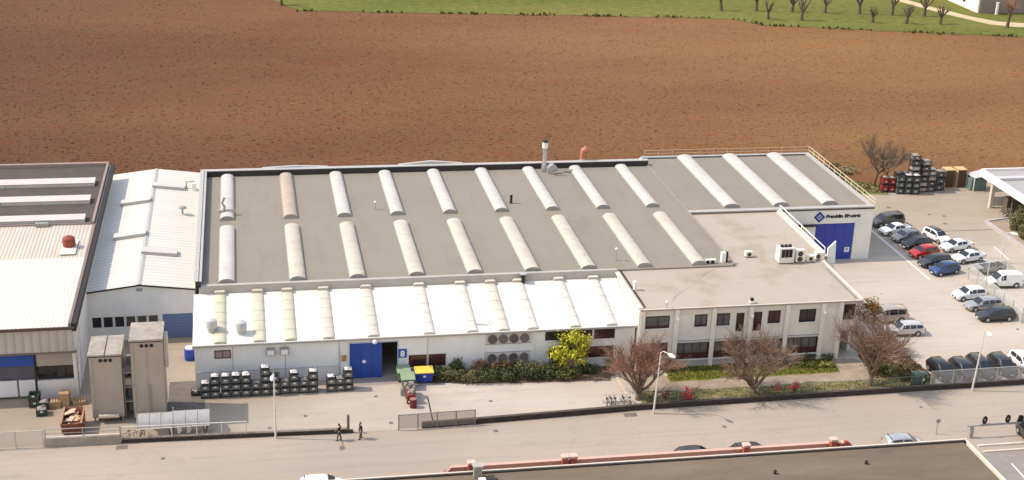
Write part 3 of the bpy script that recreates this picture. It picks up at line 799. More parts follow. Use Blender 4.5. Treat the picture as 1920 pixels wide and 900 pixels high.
# things on the low roof
def ac_unit(x, y, z, w_, d_, h_, label, fans):
    t = thing("air_conditioner", label, "air conditioner", (x, y, z), group=None)
    MB().box(x - w_ / 2, x + w_ / 2, y, y + d_, z + .12, z + h_).build("casing", M("ac_cream", (0.70, 0.66, 0.60), .5, .06, 1), t)
    b_ = MB(); b_.box(x - w_ / 2 + .05, x - w_ / 2 + .2, y, y + d_, z, z + .12); b_.box(x + w_ / 2 - .2, x + w_ / 2 - .05, y, y + d_, z, z + .12); b_.build("feet", trim_dark, t)
    for (fx, fz, fr_) in fans:
        f = MB(); f.lathe((x + fx, y - .03, z + fz), [(fr_, .025), (fr_, 0), (fr_ * .75, 0), (fr_ * .7, .02)], 16, 'y'); f.build("fan_grille", M("grille_dark", (0.06, 0.055, 0.05), .5, .2, 5), t)
    return t
ZL = 7.26
t = ac_unit(63.55, 148.5, ZL, 1.9, 1.3, 2.0, "large cream air conditioner with black grilles on the office roof", [])
g_ = MB(); 
for k in range(3): g_.box(62.85 + k * .47, 63.25 + k * .47, 148.44, 148.49, ZL + .85, ZL + 1.85)
g_.build("grille", black, t)
f = MB()
for dx in (-.5, .0, .5): f.lathe((63.55 + dx, 149.1, ZL + 2.0), [(.22, 0), (.22, .25), (.1, .26)], 10)
f.build("top_fan", black, t)
ac_unit(65.35, 148.6, ZL, 1.15, .7, 1.65, "air conditioner with two round fans, right of the large cream unit", [(-.05, .5, .33), (-.05, 1.2, .33)])
ac_unit(66.75, 148.7, ZL, 1.0, .6, .8, "small low air conditioner right of the twin fan unit on the office roof", [(0, .45, .25)])
ac_unit(68.2, 149.2, ZL, 1.1, .8, 1.0, "squat weathered air conditioner beside the white fin wall", [(-.3, .5, .3)])
ac_unit(59.7, 150.9, ZL, .9, .6, .75, "lone small air conditioner in the middle of the office roof", [(0, .42, .25)])
t = thing("roof_chimney", "short white chimney with dark flue at the step between hall roof and office roof", "chimney", (55.9, 149.4, ZR))
MB().box(55.6, 56.1, 149.2, 149.8, 7.27, 8.7).build("stack", white, t); MB().box(56.12, 56.35, 149.2, 149.6, 7.27, 8.75).build("flue", trim_dark, t); 
f = MB(); f.tube([(56.4, 149.3, 8.3), (57.1, 149.0, 7.3)], .05, 5); f.build("stay", greym, t)
t = thing("roof_vent", "pair of low dark vents beside the last front skylight", "vent", (54.2, 149.2, ZR))
MB().box(53.7, 54.0, 149.0, 149.3, ZR, ZR + .45).build("vent_body", trim_dark, t); MB().box(54.3, 54.6, 149.0, 149.3, ZR, ZR + .45).build("vent_body", trim_dark, t); MB().box(53.5, 54.8, 148.95, 149.4, ZR + .45, ZR + .52).build("vent_lid", white, t)
t = thing("roof_vent", "white pipe vent at the edge between white roof and office roof", "vent", (43.0, 142.6, 7.26))
f = MB(); f.lathe((43.0, 142.6, 7.26), [(.2, 0), (.2, .95)], 10); f.build("pipe", white, t); f = MB(); f.lathe((43.0, 142.6, 8.2), [(.28, 0), (.28, .12), (.05, .3)], 10); f.build("cap", white, t, True)
t = thing("roof_vent", "small white globe vent on a post at the left corner of the office roof", "vent", (45.2, 137.4, 7.3))
f = MB(); f.tube([(45.2, 137.15, 7.3), (45.2, 137.15, 7.95)], .05, 6); f.build("post", greym, t); f = MB(); f.lathe((45.2, 137.15, 7.9), [(.05, 0), (.15, .08), (.15, .2), (.06, .3)], 12); f.build("globe", white, t, True)
t = thing("roof_vent", "white globe vent on a thin post at the front end of the hall roof", "vent", (43.0, 151.2, ZR))
f = MB(); f.tube([(43.0, 151.2, ZR), (43.0, 151.2, 8.9)], .05, 6); f.build("post", greym, t); f = MB(); f.lathe((43.0, 151.2, 8.8), [(.05, 0), (.15, .08), (.15, .2), (.06, .3)], 12); f.build("globe", white, t, True)
t = thing("roof_vent", "small dark cowl on the front edge of the office roof", "vent", (55.3, 137.5, 7.3))
f = MB(); f.box(55.0, 55.5, 137.3, 137.8, 7.34, 7.55); f.build("base", white, t); f = MB(); f.lathe((55.3, 137.6, 7.55), [(.22, 0), (.22, .3), (.1, .35)], 9); f.build("cowl", trim_dark, t)

# ---------------------------------------------------- gabled building with a white roof
gab = thing("gabled_workshop", "gabled white roofed workshop between the dark roofed factory and the hall", "workshop", (-12.4, 151, 0))
YB = 151.0
def zg(x): return 6.92 - abs(x + 12.45) * .77 / 6.15
w = MB()
w.prism([(-18.5, YB, 3.05), (-6.4, YB, 3.05), (-6.4, YB, 6.0), (-12.45, YB, 6.78), (-18.5, YB, 6.0)], (0, .3, 0))
w.box(-18.5, -10.1, YB, YB + .3, 0, 1.55); w.box(-10.5, -10.1, YB, YB + .3, 1.55, 3.05); w.box(-6.75, -6.4, YB, YB + .3, 0, 3.05); w.box(-18.5, -17.95, YB, YB + .3, 1.55, 3.05)
w.box(-18.5, -18.2, YB + .3, 192, 0, 6.0); w.box(-6.7, -6.4, YB + .3, 192, 0, 6.0); w.box(-18.2, -6.7, 191.7, 192, 0, 6.0)
fixnormals(w.build("wall", M("workshop_wall_paint", (0.73, 0.72, 0.70), .75, .05, .6, stretch=(1, 1, .3), big=.1, bscale=.3), gab))
for s in (-1, 1):
    xe = -12.45 + s * 6.15
    rr = MB()
    pts = [(-12.45, YB - .25, 6.92), (xe, YB - .25, 6.15), (xe, YB - .25, 6.02), (-12.45, YB - .25, 6.79)]
    rr.prism(pts, (0, 192.3 - YB + .25, 0))
    fixnormals(rr.build("roof", ribbed("workshop_roof_sheet", (0.63, 0.585, 0.525), .9, 1, .04, .03), gab))
rc = MB(); rc.prism([(-12.75, YB - .27, 6.9), (-12.15, YB - .27, 6.9), (-12.45, YB - .27, 6.99)], (0, 192.3 - YB + .25, 0)); fixnormals(rc.build("ridge_cap", cop, gab))
tr = MB()
for s in (-1, 1):
    xe = -12.45 + s * 6.2
    tr.prism([(-12.45, YB - .32, 6.93), (xe, YB - .32, 6.16), (xe, YB - .32, 5.98), (-12.45, YB - .32, 6.75)], (0, .06, 0))
fixnormals(tr.build("verge_trim", trim_dark, gab))
for k in range(6):
    x0 = -17.95 + k * 1.245
    window(gab, x0, x0 + 1.2, 1.57, 3.03, YB + .12, 0, white, glass if k < 3 else M("dusty_glass", (0.085, 0.075, 0.062), .3, .2, 2), None, fw=.1)
MB().box(-10.08, -6.77, YB + .08, YB + .2, 0, 3.03).build("shutter", ribbed("blue_shutter", (0.125, 0.18, 0.34), .35, 2, .05, .03), gab)
MB().box(-12.8, -12.1, YB - .05, YB - .003, 6.0, 6.35).build("gable_vent", greym, gab)
def roofstrip(xa, xb, y0, y1, label_):
    mb = MB()
    pts = []
    for x, y in ((xa, y0), (xb, y0), (xb, y1), (xa, y1)): pts.append((x, y, zg(x) + .03))
    mb.prism(pts, (0, 0, .34))
    o = fixnormals(mb.build("skylight", M("workshop_rooflight", (0.42, 0.40, 0.375), .4, .08, 1), gab))
    c_ = MB(); c_.prism([(p[0], p[1], p[2] + .345) for p in pts], (0, 0, .05)); 
    fixnormals(c_.build("cover", M("workshop_rooflight_top", (0.55, 0.52, 0.485), .4, .06, 1), o))
roofstrip(-12.6, -8.4, 184.1, 185.6, ''); roofstrip(-16.4, -12.6, 178.4, 179.8, ''); roofstrip(-16.4, -12.5, 166.0, 167.5, ''); roofstrip(-12.7, -8.6, 160.0, 161.6, '')
t = thing("roof_vent", "small grey vent on the right slope of the gabled workshop roof", "vent", (-8.4, 174.9, zg(-8.4)))
f = MB(); f.tube([(-8.4, 174.9, zg(-8.4)), (-8.4, 174.9, 7.3)], .12, 7); f.build("pipe", greym, t); f = MB(); f.lathe((-8.4, 174.9, 7.25), [(.55, 0), (.5, .15), (.1, .3)], 10); f.build("cap", greym, t)
t = thing("roof_duct", "small pale ducts beside the farthest skylight of the gabled workshop", "duct", (-7.4, 185, zg(-7.4)))
f = MB(); f.tube([(-8.2, 185.2, zg(-8.2)), (-8.2, 185.2, 7.3), (-7.3, 185.3, 7.3), (-7.0, 185.3, zg(-7.0))], .14, 7); f.build("pipe", M("duct_beige", (.55, .45, .38), .5, .1, 2), t)
f = MB(); f.box(-7.4, -6.9, 184.4, 184.9, zg(-7) - .1, 7.3); f.build("box", white, t)

# ---------------------------------------------------- left factory (dark roof / ribbed roof)
lf = thing("ribbed_roof_factory", "factory with dark flat roof behind and pale ribbed roof in front, past the gabled workshop", "factory", (-30, 137.5, 0))
YF = 137.5
w = MB()
w.box(-70, -18.2, YF + 1.0, YF + 1.3, 0, 5.2)
w.prism([(-18.5, YF + .05, 0), (-18.5, 190, 0), (-18.5, 190, 8.3), (-18.5, YF + .05, 8.3)], (.3, 0, 0))
w.box(-70, -18.5, 189.7, 190, 0, 8.3)
w.box(-22.2, -18.5, YF, YF + .25, 0, 2.05)
fixnormals(w.build("wall", M("factory_wall_pale", (0.70, 0.665, 0.645), .8, .06, .7, big=.1, bscale=.3), lf))
rib = ribbed("ribbed_roof_sheet", (0.66, 0.615, 0.54), .42, 0, .05, .05)
rib2 = ribbed("ribbed_roof_sheet_old", (0.50, 0.455, 0.38), .42, 0, .08, .05)
for y0, y1, z0, z1, mt_ in ((YF - .3, 146.9, 8.22, 8.38, rib), (146.95, 155.9, 8.34, 8.48, rib), (155.95, 166.4, 8.42, 8.56, rib2)):
    mb = MB(); mb.prism([(-70, y0, z0), (-70, y1, z1 - .04), (-70, y1, z1 - .18), (-70, y0, z0 - .14)], (51.35, 0, 0))
    fixnormals(mb.build("ribbed_roof", mt_, lf))
mb = MB(); mb.box(-70, -18.85, 166.6, 189.5, 8.2, 8.4); mb.build("dark_roof", M("dark_bitumen_roof", (0.088, 0.074, 0.064), .85, .12, .5, big=.15, bscale=.2), lf)
mb = MB(); mb.box(-70, -18.6, 189.5, 190.1, 8.2, 8.85); mb.box(-18.82, -18.55, 166.5, 189.5, 8.2, 8.85); mb.box(-70, -18.9, 166.42, 166.58, 8.3, 8.72)
mb.build("parapet", M("parapet_brown", (0.30, 0.22, 0.19), .8, .12, 1), lf)
mb = MB(); mb.box(-18.62, -18.32, YF - .3, 166.4, 8.2, 8.62); mb.build("verge_flashing", M("verge_brown", (0.20, 0.15, 0.13), .7, .12, 1), lf)
mb = MB(); mb.box(-18.28, -17.85, YF - .3, 190, 7.7, 8.55); mb.build("side_gutter", trim_dark, lf)
mb = MB(); mb.box(-70, -18.0, YF - .5, YF - .31, 7.95, 8.25); mb.build("front_gutter", M("brown_gutter", (0.09, 0.055, 0.05), .6, .15, 1), lf)
mb = MB()
mb.box(-70, -18.25, YF - .1, YF + .1, 5.35, 7.98)
mb.build("corrugated_fascia", ribbed("corrugated_fascia", (0.44, 0.405, 0.385), .85, 0, .1, .12), lf)
mb = MB(); mb.box(-70, -18.1, YF - .25, YF + .15, 5.2, 5.34); mb.build("canopy_edge", M("canopy_brown", (0.17, 0.125, 0.11), .7, .1, 1), lf)
MB().box(-60, -22.35, YF + .2, YF + .3, 3.75, 5.19).build("blue_panel", bluep, lf)
MB().box(-60, -22.35, YF + .35, YF + .42, 2.2, 3.75).build("dark_band", M("dark_band_tone", (0.075, 0.075, 0.10), .15, .15, .6, spec=.5), lf)  # dark blue-grey band below the blue panel, one even colour
mb = MB()
for x0, x1 in ((-26.9, -24.25), (-24.05, -22.45), (-30, -27.1)): mb.box(x0, x1, YF + .05, YF + .15, .35, 2.18)
mb.build("gate_panel", M("panel_white", (0.66, 0.64, 0.645), .6, .06, .8), lf)
MB().box(-22.34, -22.2, YF - .02, YF + .3, 0, 5.19).build("post", trim_dark, lf)
MB().box(-22.15, -18.4, YF + .12, YF + .2, 3.7, 5.19).build("roller_blind", M("blind_taupe", (0.34, 0.29, 0.265), .8, .1, 1), lf)
window(lf, -22.15, -18.4, 2.08, 3.68, YF + .5, 3, trim_dark, glass, None)
for i, (y0, y1, x1) in enumerate(((181.1, 183.2, -19.75), (174.3, 176.3, -19.75), (167.3, 169.2, -19.75))):
    for x0, xx in ((-70, -30.9 + i * .4), (-30.85 + i * .4, x1)):
        sk = MB().box(x0, xx, y0, y1, 8.4, 8.85).build("skylight", M("factory_rooflight_side", (0.55, .5, .47), .6, .1, 1), lf)
        MB().box(x0 - .03, xx + .03, y0 - .05, y1 + .05, 8.853, 8.92).build("cover", M("factory_rooflight", (0.55, 0.475, 0.45), .5, .07, .8), sk)
MB().box(-25.3, -23.8, 165.9, 166.4, 8.58, 9.0).build("ridge_vent", greym, lf)
t = thing("roof_fan", "red brown round roof fan on a white plate on the ribbed roof", "roof fan", (-20.7, 159.4, 8.5))
f = MB(); f.box(-21.6, -19.8, 156.6, 161.2, 8.56, 8.62); f.build("plate", M("plate_pale", (.68, .63, .57), .6, .06, 1), t)
f = MB(); f.lathe((-20.7, 159.2, 8.62), [(.7, 0), (.76, .5), (.7, 1.0), (.4, 1.2), (.05, 1.25)], 16); f.build("hood", M("fan_red_brown", (.24, .055, .035), .6, .15, 2), t, True)
cab = MB(); cab.tube([(-18.05, YF + .5, 7.5), (-17.9, YF + 1.5, 5.5), (-18.0, YF + .4, 2.6)], .07, 6); cab.tube([(-18.08, YF + 4, 7.7), (-18.08, YF + 4, 0)], .08, 6); cab.build("downpipe", white, lf)

# ---------------------------------------------------- the two tall grey towers
towm = M("tower_cladding", (0.38, 0.325, 0.27), .8, .05, .8, stretch=(1, 1, .2), big=.08, bscale=.4)
towt = M("tower_cap", (0.36, 0.32, 0.275), .9, .2, 1.2, big=.2, bscale=.8)
def tower(x0, x1, y0, y1, h, label, split):
    t = thing("filter_tower", label, "filter tower", ((x0 + x1) / 2, y0, 0), group="filter towers")
    MB().box(x0, x1, y0, y1, .5, h - .12).build("casing", towm, t)
    c_ = MB()
    if split:
        c_.box(x0 - .1, (x0 + x1) / 2 - .06, y0 - .12, y1 + .1, h - .12, h + .05); c_.box((x0 + x1) / 2 + .06, x1 + .1, y0 - .12, y1 + .1, h - .12, h + .05)
    else: c_.box(x0 - .1, x1 + .1, y0 - .12, y1 + .1, h - .12, h + .08)
    c_.build("cap", towt, t)
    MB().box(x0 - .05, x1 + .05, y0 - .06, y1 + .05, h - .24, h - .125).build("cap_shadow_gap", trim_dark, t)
    for k in range(3):
        f = MB(); f.lathe((x0 + (x1 - x0) * (.36 + .155 * k), y0 - .04, h - .62), [(.19, .035), (.19, 0), (.12, 0)], 12, 'y'); f.build("port", black, t)
    e = MB(); e.box(x0 + .28, x0 + .34, y0 - .02, y0 - .003, .5, h - .4)
    if not split: e.box((x0 + x1) / 2 - .02, (x0 + x1) / 2 + .02, y0 - .02, y0 - .003, .5, h - .9)
    e.build("seam", M("tower_seam", (.30, .26, .235), .8, .1, 1), t)
    l_ = MB()
    for x in (x0 + .1, x1 - .25): l_.box(x, x + .15, y0 + .1, y0 + .25, 0, .5); l_.box(x, x + .15, y1 - .25, y1 - .1, 0, .5)
    l_.build("leg", greym, t)
    return t
tA = tower(-16.2, -13.1, 131.6, 136.0, 7.5, "shorter grey filter tower with split cap beside the rusty skip", True)
f = MB(); f.tube([(-15.6, 131.35, .75), (-13.6, 131.35, .75)], .22, 8); f.build("drum", M("drum_beige", (.50, .43, .36), .6, .1, 2), tA, True)
tB = tower(-12.1, -9.0, 131.2, 135.3, 9.1, "taller grey filter tower with single cap behind the bike shelter", False)
f = MB(); f.tube([(-10.45, 131.1, 4.2), (-10.45, 131.1, .4)], .07, 6); f.build("pipe", M("stain_pipe", (.30, .26, .24), .7, .1, 2), tB)
f = MB(); f.box(-8.95, -8.6, 133.2, 134.6, 5.0, 8.4); f.build("duct", M("duct_pale", (.55, .51, .47), .6, .1, 1), tB)
lk = thing("pipe_rack", "dark steel pipe rack standing between the two filter towers", "pipe rack", (-12.6, 132.5, 0))
f = MB()
for z in (1.8, 3.4, 5.0): f.box(-13.05, -12.12, 132.2, 134.8, z, z + .12)
for x in (-13.0, -12.2):
    for y in (132.2, 134.7): f.box(x - .05, x + .05, y - .05, y + .05, 0, 5.6)
f.build("frame", greym, lk)
f = MB(); f.tube([(-12.6, 133.5, .2), (-12.6, 133.5, 2.6), (-12.6, 134.4, 4.2), (-12.6, 134.4, 6.0)], .28, 8); f.build("pipe", steel, lk, True)
MB().box(-12.95, -12.25, 132.5, 133.1, 3.55, 4.3).build("motor", M("motor_pale", (.55, .5, .45), .5, .15, 3), lk)
MB().box(-13.0, -12.2, 135.5, 137.2, 0, 3.2).build("cabinet", M("cabinet_dark", (.05, .045, .045), .6, .2, 2), lk)

# ---------------------------------------------------- near roof across the road
nr = thing("near_building", "flat taupe roofed building along the near side of the road", "building", (40, 100, 0))
MB().box(-14, 65.5, 62, 106.9, 0, 5.7).build("wall", M("near_wall_render", (.5, .45, .4), .85, .08, .6), nr)
mt, nt, b = base_nodes("weathered_taupe_roof", .92, 0, .12)
n1 = noise(nt, .22, 5, .65, (.35, 1.3, 1)); c1 = ramp(nt, n1, [(.3, (0.132, 0.102, 0.074)), (.55, (0.170, 0.133, 0.097)), (.75, (0.194, 0.155, 0.119))])
n2 = noise(nt, 1.6, 5, .7, (.5, 1.2, 1)); c2 = ramp(nt, n2, [(.3, (.93, .93, .93)), (.7, (1.05, 1.05, 1.05))])
nt.links.new(mixc(nt, 1, c1, c2, 'MULTIPLY'), b.inputs["Base Color"])
MB().box(-14, 65.5, 62, 106.85, 5.7, 5.88).build("roof", mt, nr)
mb = MB(); mb.box(-14.1, 65.95, 107.1, 107.24, 5.6, 6.06); mb.box(65.78, 65.95, 61.9, 107.1, 5.6, 6.0); mb.build("coping", M("coping_sunlit", (.66, .58, .50), .6, .08, 1), nr)
mb = MB(); mb.box(-14.1, 65.74, 106.86, 107.09, 5.7, 5.98); mb.build("edge_strip", trim_dark, nr)  # dark strip along the near roof edge, just inside the coping
t = thing("roof_chimney", "grey square chimney post on the edge of the taupe near roof", "chimney", (18.95, 106.3, 5.88))
MB().box(18.6, 19.3, 106.1, 106.7, 5.88, 7.0).build("stack", M("post_grey", (.26, .24, .22), .8, .12, 2), t); MB().box(18.5, 19.4, 106.0, 106.8, 7.0, 7.14).build("cap", M("cap_grey", (.38, .36, .33), .8, .1, 2), t)
t = thing("roof_box", "small pale box with dark hood below the chimney post of the near roof", "vent", (19.2, 105.3, 5.88))
MB().box(18.9, 19.5, 105.1, 105.6, 5.88, 6.3).build("box", white, t); MB().box(19.55, 20.6, 105.1, 105.5, 5.95, 6.2).build("hood", trim_dark, t)
for x, y, lab in ((45.5, 103.6, "small dark vent in the middle of the taupe near roof"), (54.5, 104.2, "small dark vent near the right end of the taupe near roof")):
    t = thing("roof_vent", lab, "vent", (x, y, 5.88))
    f = MB(); f.lathe((x, y, 5.88), [(.13, 0), (.13, .3)], 8); f.build("pipe", trim_dark, t); f = MB(); f.lathe((x, y, 6.16), [(.2, 0), (.06, .12)], 8); f.build("cap", trim_dark, t)

# ---------------------------------------------------- building at the right edge (open shed)
rb = thing("open_shed", "open fronted shed with white fascia and grey flat roof beyond the parked cars", "shed", (113, 184, 0))
MB().box(110.7, 135, 150, 187.6, 4.55, 4.8).build("roof", M("shed_roof_grey", (.36, .34, .33), .8, .08, .6), rb)
mb = MB(); mb.box(110.3, 110.68, 150, 187.9, 4.0, 5.15); mb.box(110.68, 135, 187.62, 187.95, 4.0, 5.15); mb.build("fascia", M("fascia_white", (.72, .69, .67), .7, .06, .7), rb)
MB().box(110.7, 135, 183.0, 184.0, 4.81, 5.2).build("roof_upstand", M("upstand_grey", (.5, .48, .5), .7, .06, 1), rb)
for x, y in ((110.9, 184.6), (110.9, 174), (110.9, 163)):
    MB().box(x - .28, x + .28, y - .28, y + .28, 0, 4.0).build("post", M("post_concrete", (.55, .49, .42), .85, .08, 1), rb)
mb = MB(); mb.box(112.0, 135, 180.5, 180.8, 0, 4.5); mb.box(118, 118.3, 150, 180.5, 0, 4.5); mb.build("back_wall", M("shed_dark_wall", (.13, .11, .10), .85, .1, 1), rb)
MB().box(111.3, 114.2, 184.4, 184.6, .3, 1.7).build("low_panel", M("panel_grey", (.52, .5, .49), .7, .08, 1), rb)
mb = MB(); mb.box(111.6, 113.4, 181.2, 182.4, 0, 2.6); mb.box(114, 116.5, 182, 183, 0, 2.0); mb.build("shelving", M("shelf_brown", (.12, .085, .065), .8, .2, 2), rb)
t = thing("tarp_shelter", "small white and teal tarpaulin shelter behind the open shed", "shelter", (113.5, 193.5, 0))
mb = MB(); mb.prism([(111.8, 191.8, 2.2), (116.5, 191.8, 2.3), (114.2, 191.8, 2.8)], (0, 2.6, 0)); fixnormals(mb.build("roof", M("tarp_white", (.46, .44, .46), .6, .08, 1), t))
mb = MB(); mb.box(111.6, 114.2, 192.2, 193.4, 0, 1.9); mb.build("covered_load", M("tarp_teal", (.13, .19, .175), .6, .2, 1), t)
for x in (111.9, 116.3):
    for y in (191.9, 194.3): MB().box(x - .06, x + .06, y - .06, y + .06, 0, 2.25).build("post", rail_m, t)

# ---------------------------------------------------- farmhouse far away
fh = thing("farmhouse", "white gabled farmhouse in shade beyond the meadow", "house", (188, 325, 0))
w = MB()
w.box(181.4, 181.7, 322.6, 352, 0, 7)
w.build("gable_wall", M("farm_white", (.80, .76, .70), .8, .06, .3), fh)
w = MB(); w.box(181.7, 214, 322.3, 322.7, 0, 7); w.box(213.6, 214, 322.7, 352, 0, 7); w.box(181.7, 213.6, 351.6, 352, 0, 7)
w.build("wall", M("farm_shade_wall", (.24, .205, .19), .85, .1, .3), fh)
mb = MB(); mb.prism([(180.8, 321.6, 7), (180.8, 337.3, 11), (180.8, 352.8, 7)], (34, 0, 0)); fixnormals(mb.build("roof", M("clay_tiles", (.20, .10, .07), .9, .2, 1), fh))
for y, z in ((330, 2.2), (337, 2.4), (344, 2.4), (330, 5), (337, 5)):
    o = MB().box(181.33, 181.38, y - .7, y + .7, z - .8, z + .8).build("window", trim_dark, fh)
    MB().box(181.29, 181.325, y - .5, y + .5, z - .6, z + .6).build("pane", glass, o)
for x in (190, 197, 203): window(fh, x, x + 1.4, 1.6, 3.2, 322.3, 1, trim_dark, glass, None)
t = thing("farm_post", "short white post standing before the dark farmhouse wall", "post", (185.6, 320.6, 0))
MB().box(185.3, 185.8, 320.4, 320.9, 0, 2.9).build("post", white, t); MB().box(185.2, 185.9, 320.3, 321.0, 2.9, 3.05).build("cap", white, t)


# ================================================================== BOUNDARY WALLS, FENCES, LAMPS
def seg_wall(mb, pts, z0, z1, th):
    for (xa, ya), (xb, yb) in zip(pts, pts[1:]):
        mb.prism([(xa, ya, z0), (xb, yb, z0), (xb, yb + th, z0), (xa, ya + th, z0)], (0, 0, z1 - z0))
wallgrey = M("boundary_concrete", (0.34, 0.30, 0.265), .9, .18, 1.2, big=.2, bscale=.5, bmp=.2)
wallcap = M("boundary_cap", (0.55, 0.48, 0.41), .9, .15, 1.2)
def bwall(label, pts, h, mat, capm, th=.3, cat="wall"):
    t = thing("boundary_wall", label, cat, (pts[0][0], pts[0][1], 0))
    mb = MB(); seg_wall(mb, pts, 0, h, th); mb.build("wall", mat, t)
    mb = MB(); seg_wall(mb, [(x, y - .02) for x, y in pts], h + .003, h + .08, th + .06); mb.build("coping", capm, t)
    return t
bwall("pale grey concrete boundary wall in front of the rusty skip", [(-20.4, 126.95), (-13.2, 126.85)], .95, wallgrey, wallcap)
bwall("low dark boundary wall from the bike shelter to the open gateway", [(-13.15, 126.9), (-2, 126.6), (9.0, 126.25)], .42, concrete_dark, M("mossy_cap", (.20, .165, .14), .9, .3, 2))
bwall("long low dark boundary wall along the road before the office garden", [(16.6, 126.35), (22, 126.55), (31, 127.0), (40, 127.5), (55, 127.8), (74, 128.1), (100, 128.35)], .55, concrete_dark, M("dark_cap", (.085, .07, .06), .9, .35, 2))
meshm = seethrough("wire_mesh", (0.42, 0.40, 0.37), .34)
meshg = seethrough("green_wire_mesh", (0.30, 0.32, 0.28), .22)
panelm = seethrough("frosted_panel", (0.50, 0.51, 0.47), .62)
def fence(label, pts, z0, z1, step, mesh, postm, name="mesh_fence", pw=.05, mid=False, cat="fence"):
    t = thing(name, label, cat, (pts[0][0], pts[0][1], 0))
    ms = MB(); rl = MB(); allp = []
    for (xa, ya), (xb, yb) in zip(pts, pts[1:]):
        n = max(1, round(math.hypot(xb - xa, yb - ya) / step))
        for k in range(n + 1): allp.append((xa + (xb - xa) * k / n, ya + (yb - ya) * k / n))
        if mesh: ms.poly([(xa, ya, z0 + .05), (xb, yb, z0 + .05), (xb, yb, z1 - .04), (xa, ya, z1 - .04)])
        rl.tube([(xa, ya, z1), (xb, yb, z1)], pw, 5)
        if mid: rl.tube([(xa, ya, (z0 + z1) / 2), (xb, yb, (z0 + z1) / 2)], pw * .8, 5)
    if mesh: ms.build("mesh", mesh, t)
    rl.build("top_rail", postm, t)
    seen = []
    for p in allp:
        if any(abs(p[0] - q[0]) < .05 and abs(p[1] - q[1]) < .05 for q in seen): continue
        seen.append(p)
        MB().box(p[0] - pw, p[0] + pw, p[1] - pw, p[1] + pw, 0 if z0 < .3 else z0 - .3, z1 + .04).build("post", postm, t)
    return t
fence("pale wire mesh gate panels on the road before the ribbed roof factory", [(-36, 127.4), (-20.5, 127.05)], .1, 1.85, 2.6, meshm, M("gate_rail", (.48, .42, .36), .6, .1, 2))
fence("grey two bar railing in front of the skip and filter towers", [(-20.3, 127.1), (-13.2, 127.0)], .95, 1.9, 3.5, None, greym, "railing", mid=True, cat="railing")
fence("pale wire railing in front of the bike shelter", [(-13.1, 127.05), (-1.0, 126.72)], .45, 1.75, 2.4, seethrough("thin_wire", (.55, .52, .48), .10), M("pale_rail", (.62, .58, .53), .5, .08, 2), "railing", cat="railing")
fence("brown mesh sliding gate standing open beside the gateway", [(14.2, 126.2), (22.1, 126.42)], .12, 1.75, 1.98, seethrough("gate_mesh", (.26, .22, .185), .55), M("gate_frame", (.22, .185, .16), .6, .15, 2), "sliding_gate", cat="gate")
fence("thin green mesh fence on the wall before the garden trees", [(41.5, 127.75), (55, 128.0), (72.4, 128.25)], .6, 1.8, 3.0, seethrough("thin_green_mesh", (.30, .31, .27), .05), M("green_post", (.17, .19, .15), .6, .15, 2), pw=.028)
fence("grey mesh fence before the row of black cars", [(73.4, 128.3), (100, 128.55)], .6, 2.25, 2.65, seethrough("grey_mesh", (.42, .41, .40), .42), M("grey_post", (.36, .35, .34), .5, .1, 2))
fence("frosted panel fence dividing the two halves of the car park", [(93.5, 158.1), (93.3, 151), (93.2, 143.9)], .05, 2.1, 2.3, panelm, M("panel_post", (.42, .42, .38), .5, .1, 2), "panel_fence")
fence("pale mesh fence around the grey pickup", [(93.6, 158.2), (99.8, 159.4), (100.2, 164)], .05, 2.0, 3.0, seethrough("pale_mesh", (.55, .52, .47), .30), rail_m)
gp = thing("gate_post", "dark steel gate post on the left of the open gateway", "post", (9.1, 126.4, 0))
MB().box(8.98, 9.24, 126.28, 126.54, 0, 2.0).build("post", M("post_dark", (.16, .14, .125), .6, .2, 2), gp); MB().box(8.5, 9.6, 126.2, 126.6, 0, .25).build("base", concrete_dark, gp)
bp = thing("leaning_barrier", "thin dark post leaning behind the open sliding gate", "barrier", (17.6, 127.4, 0))
mb = MB(); mb.tube([(17.9, 127.0, 0), (17.4, 128.3, 2.6)], .07, 6); mb.build("post", trim_dark, bp); mb = MB(); mb.obox((17.9, 127.0, 0), .4, .4, .12); mb.build("base", greym, bp)

def street_lamp(x, y, h, dx, dy, label, lean=0.0):
    t = thing("street_lamp", label, "street lamp", (x, y, 0), group="street lamps")
    pm = M("lamp_pole_grey", (.60, .57, .52), .5, .08, 2)
    f = MB(); f.tube([(x, y, 0), (x + lean * .5, y, h * .5), (x + lean, y, h)], [.11, .085, .06], 8); f.build("pole", pm, t, True)
    f = MB(); f.tube([(x + lean, y, h), (x + lean + dx * .3, y + dy * .3, h + .28), (x + lean + dx, y + dy, h + .32)], .045, 6); f.build("arm", pm, t, True)
    f = MB(); c = Vector((x + lean + dx, y + dy, h + .28)); d = Vector((dx, dy, 0)).normalized()
    f.tube([c - d * .1, c + d * .1, c + d * .5, c + d * .85], [.10, .2, .22, .08], 9); f.build("lantern", white, t, True)
    return t
street_lamp(1.85, 126.1, 7.2, -.15, -1.2, "white headed street lamp in front of the crate stacks")
street_lamp(41.2, 126.6, 7.1, .55, -1.1, "white headed street lamp by the leftmost bare garden tree", .3)
street_lamp(78.1, 127.5, 7.2, -.15, -1.0, "pale street lamp in front of the parked black cars", .35)
street_lamp(100.9, 162.9, 4.3, .5, -.5, "white headed lamp between the car park rows at the far right")

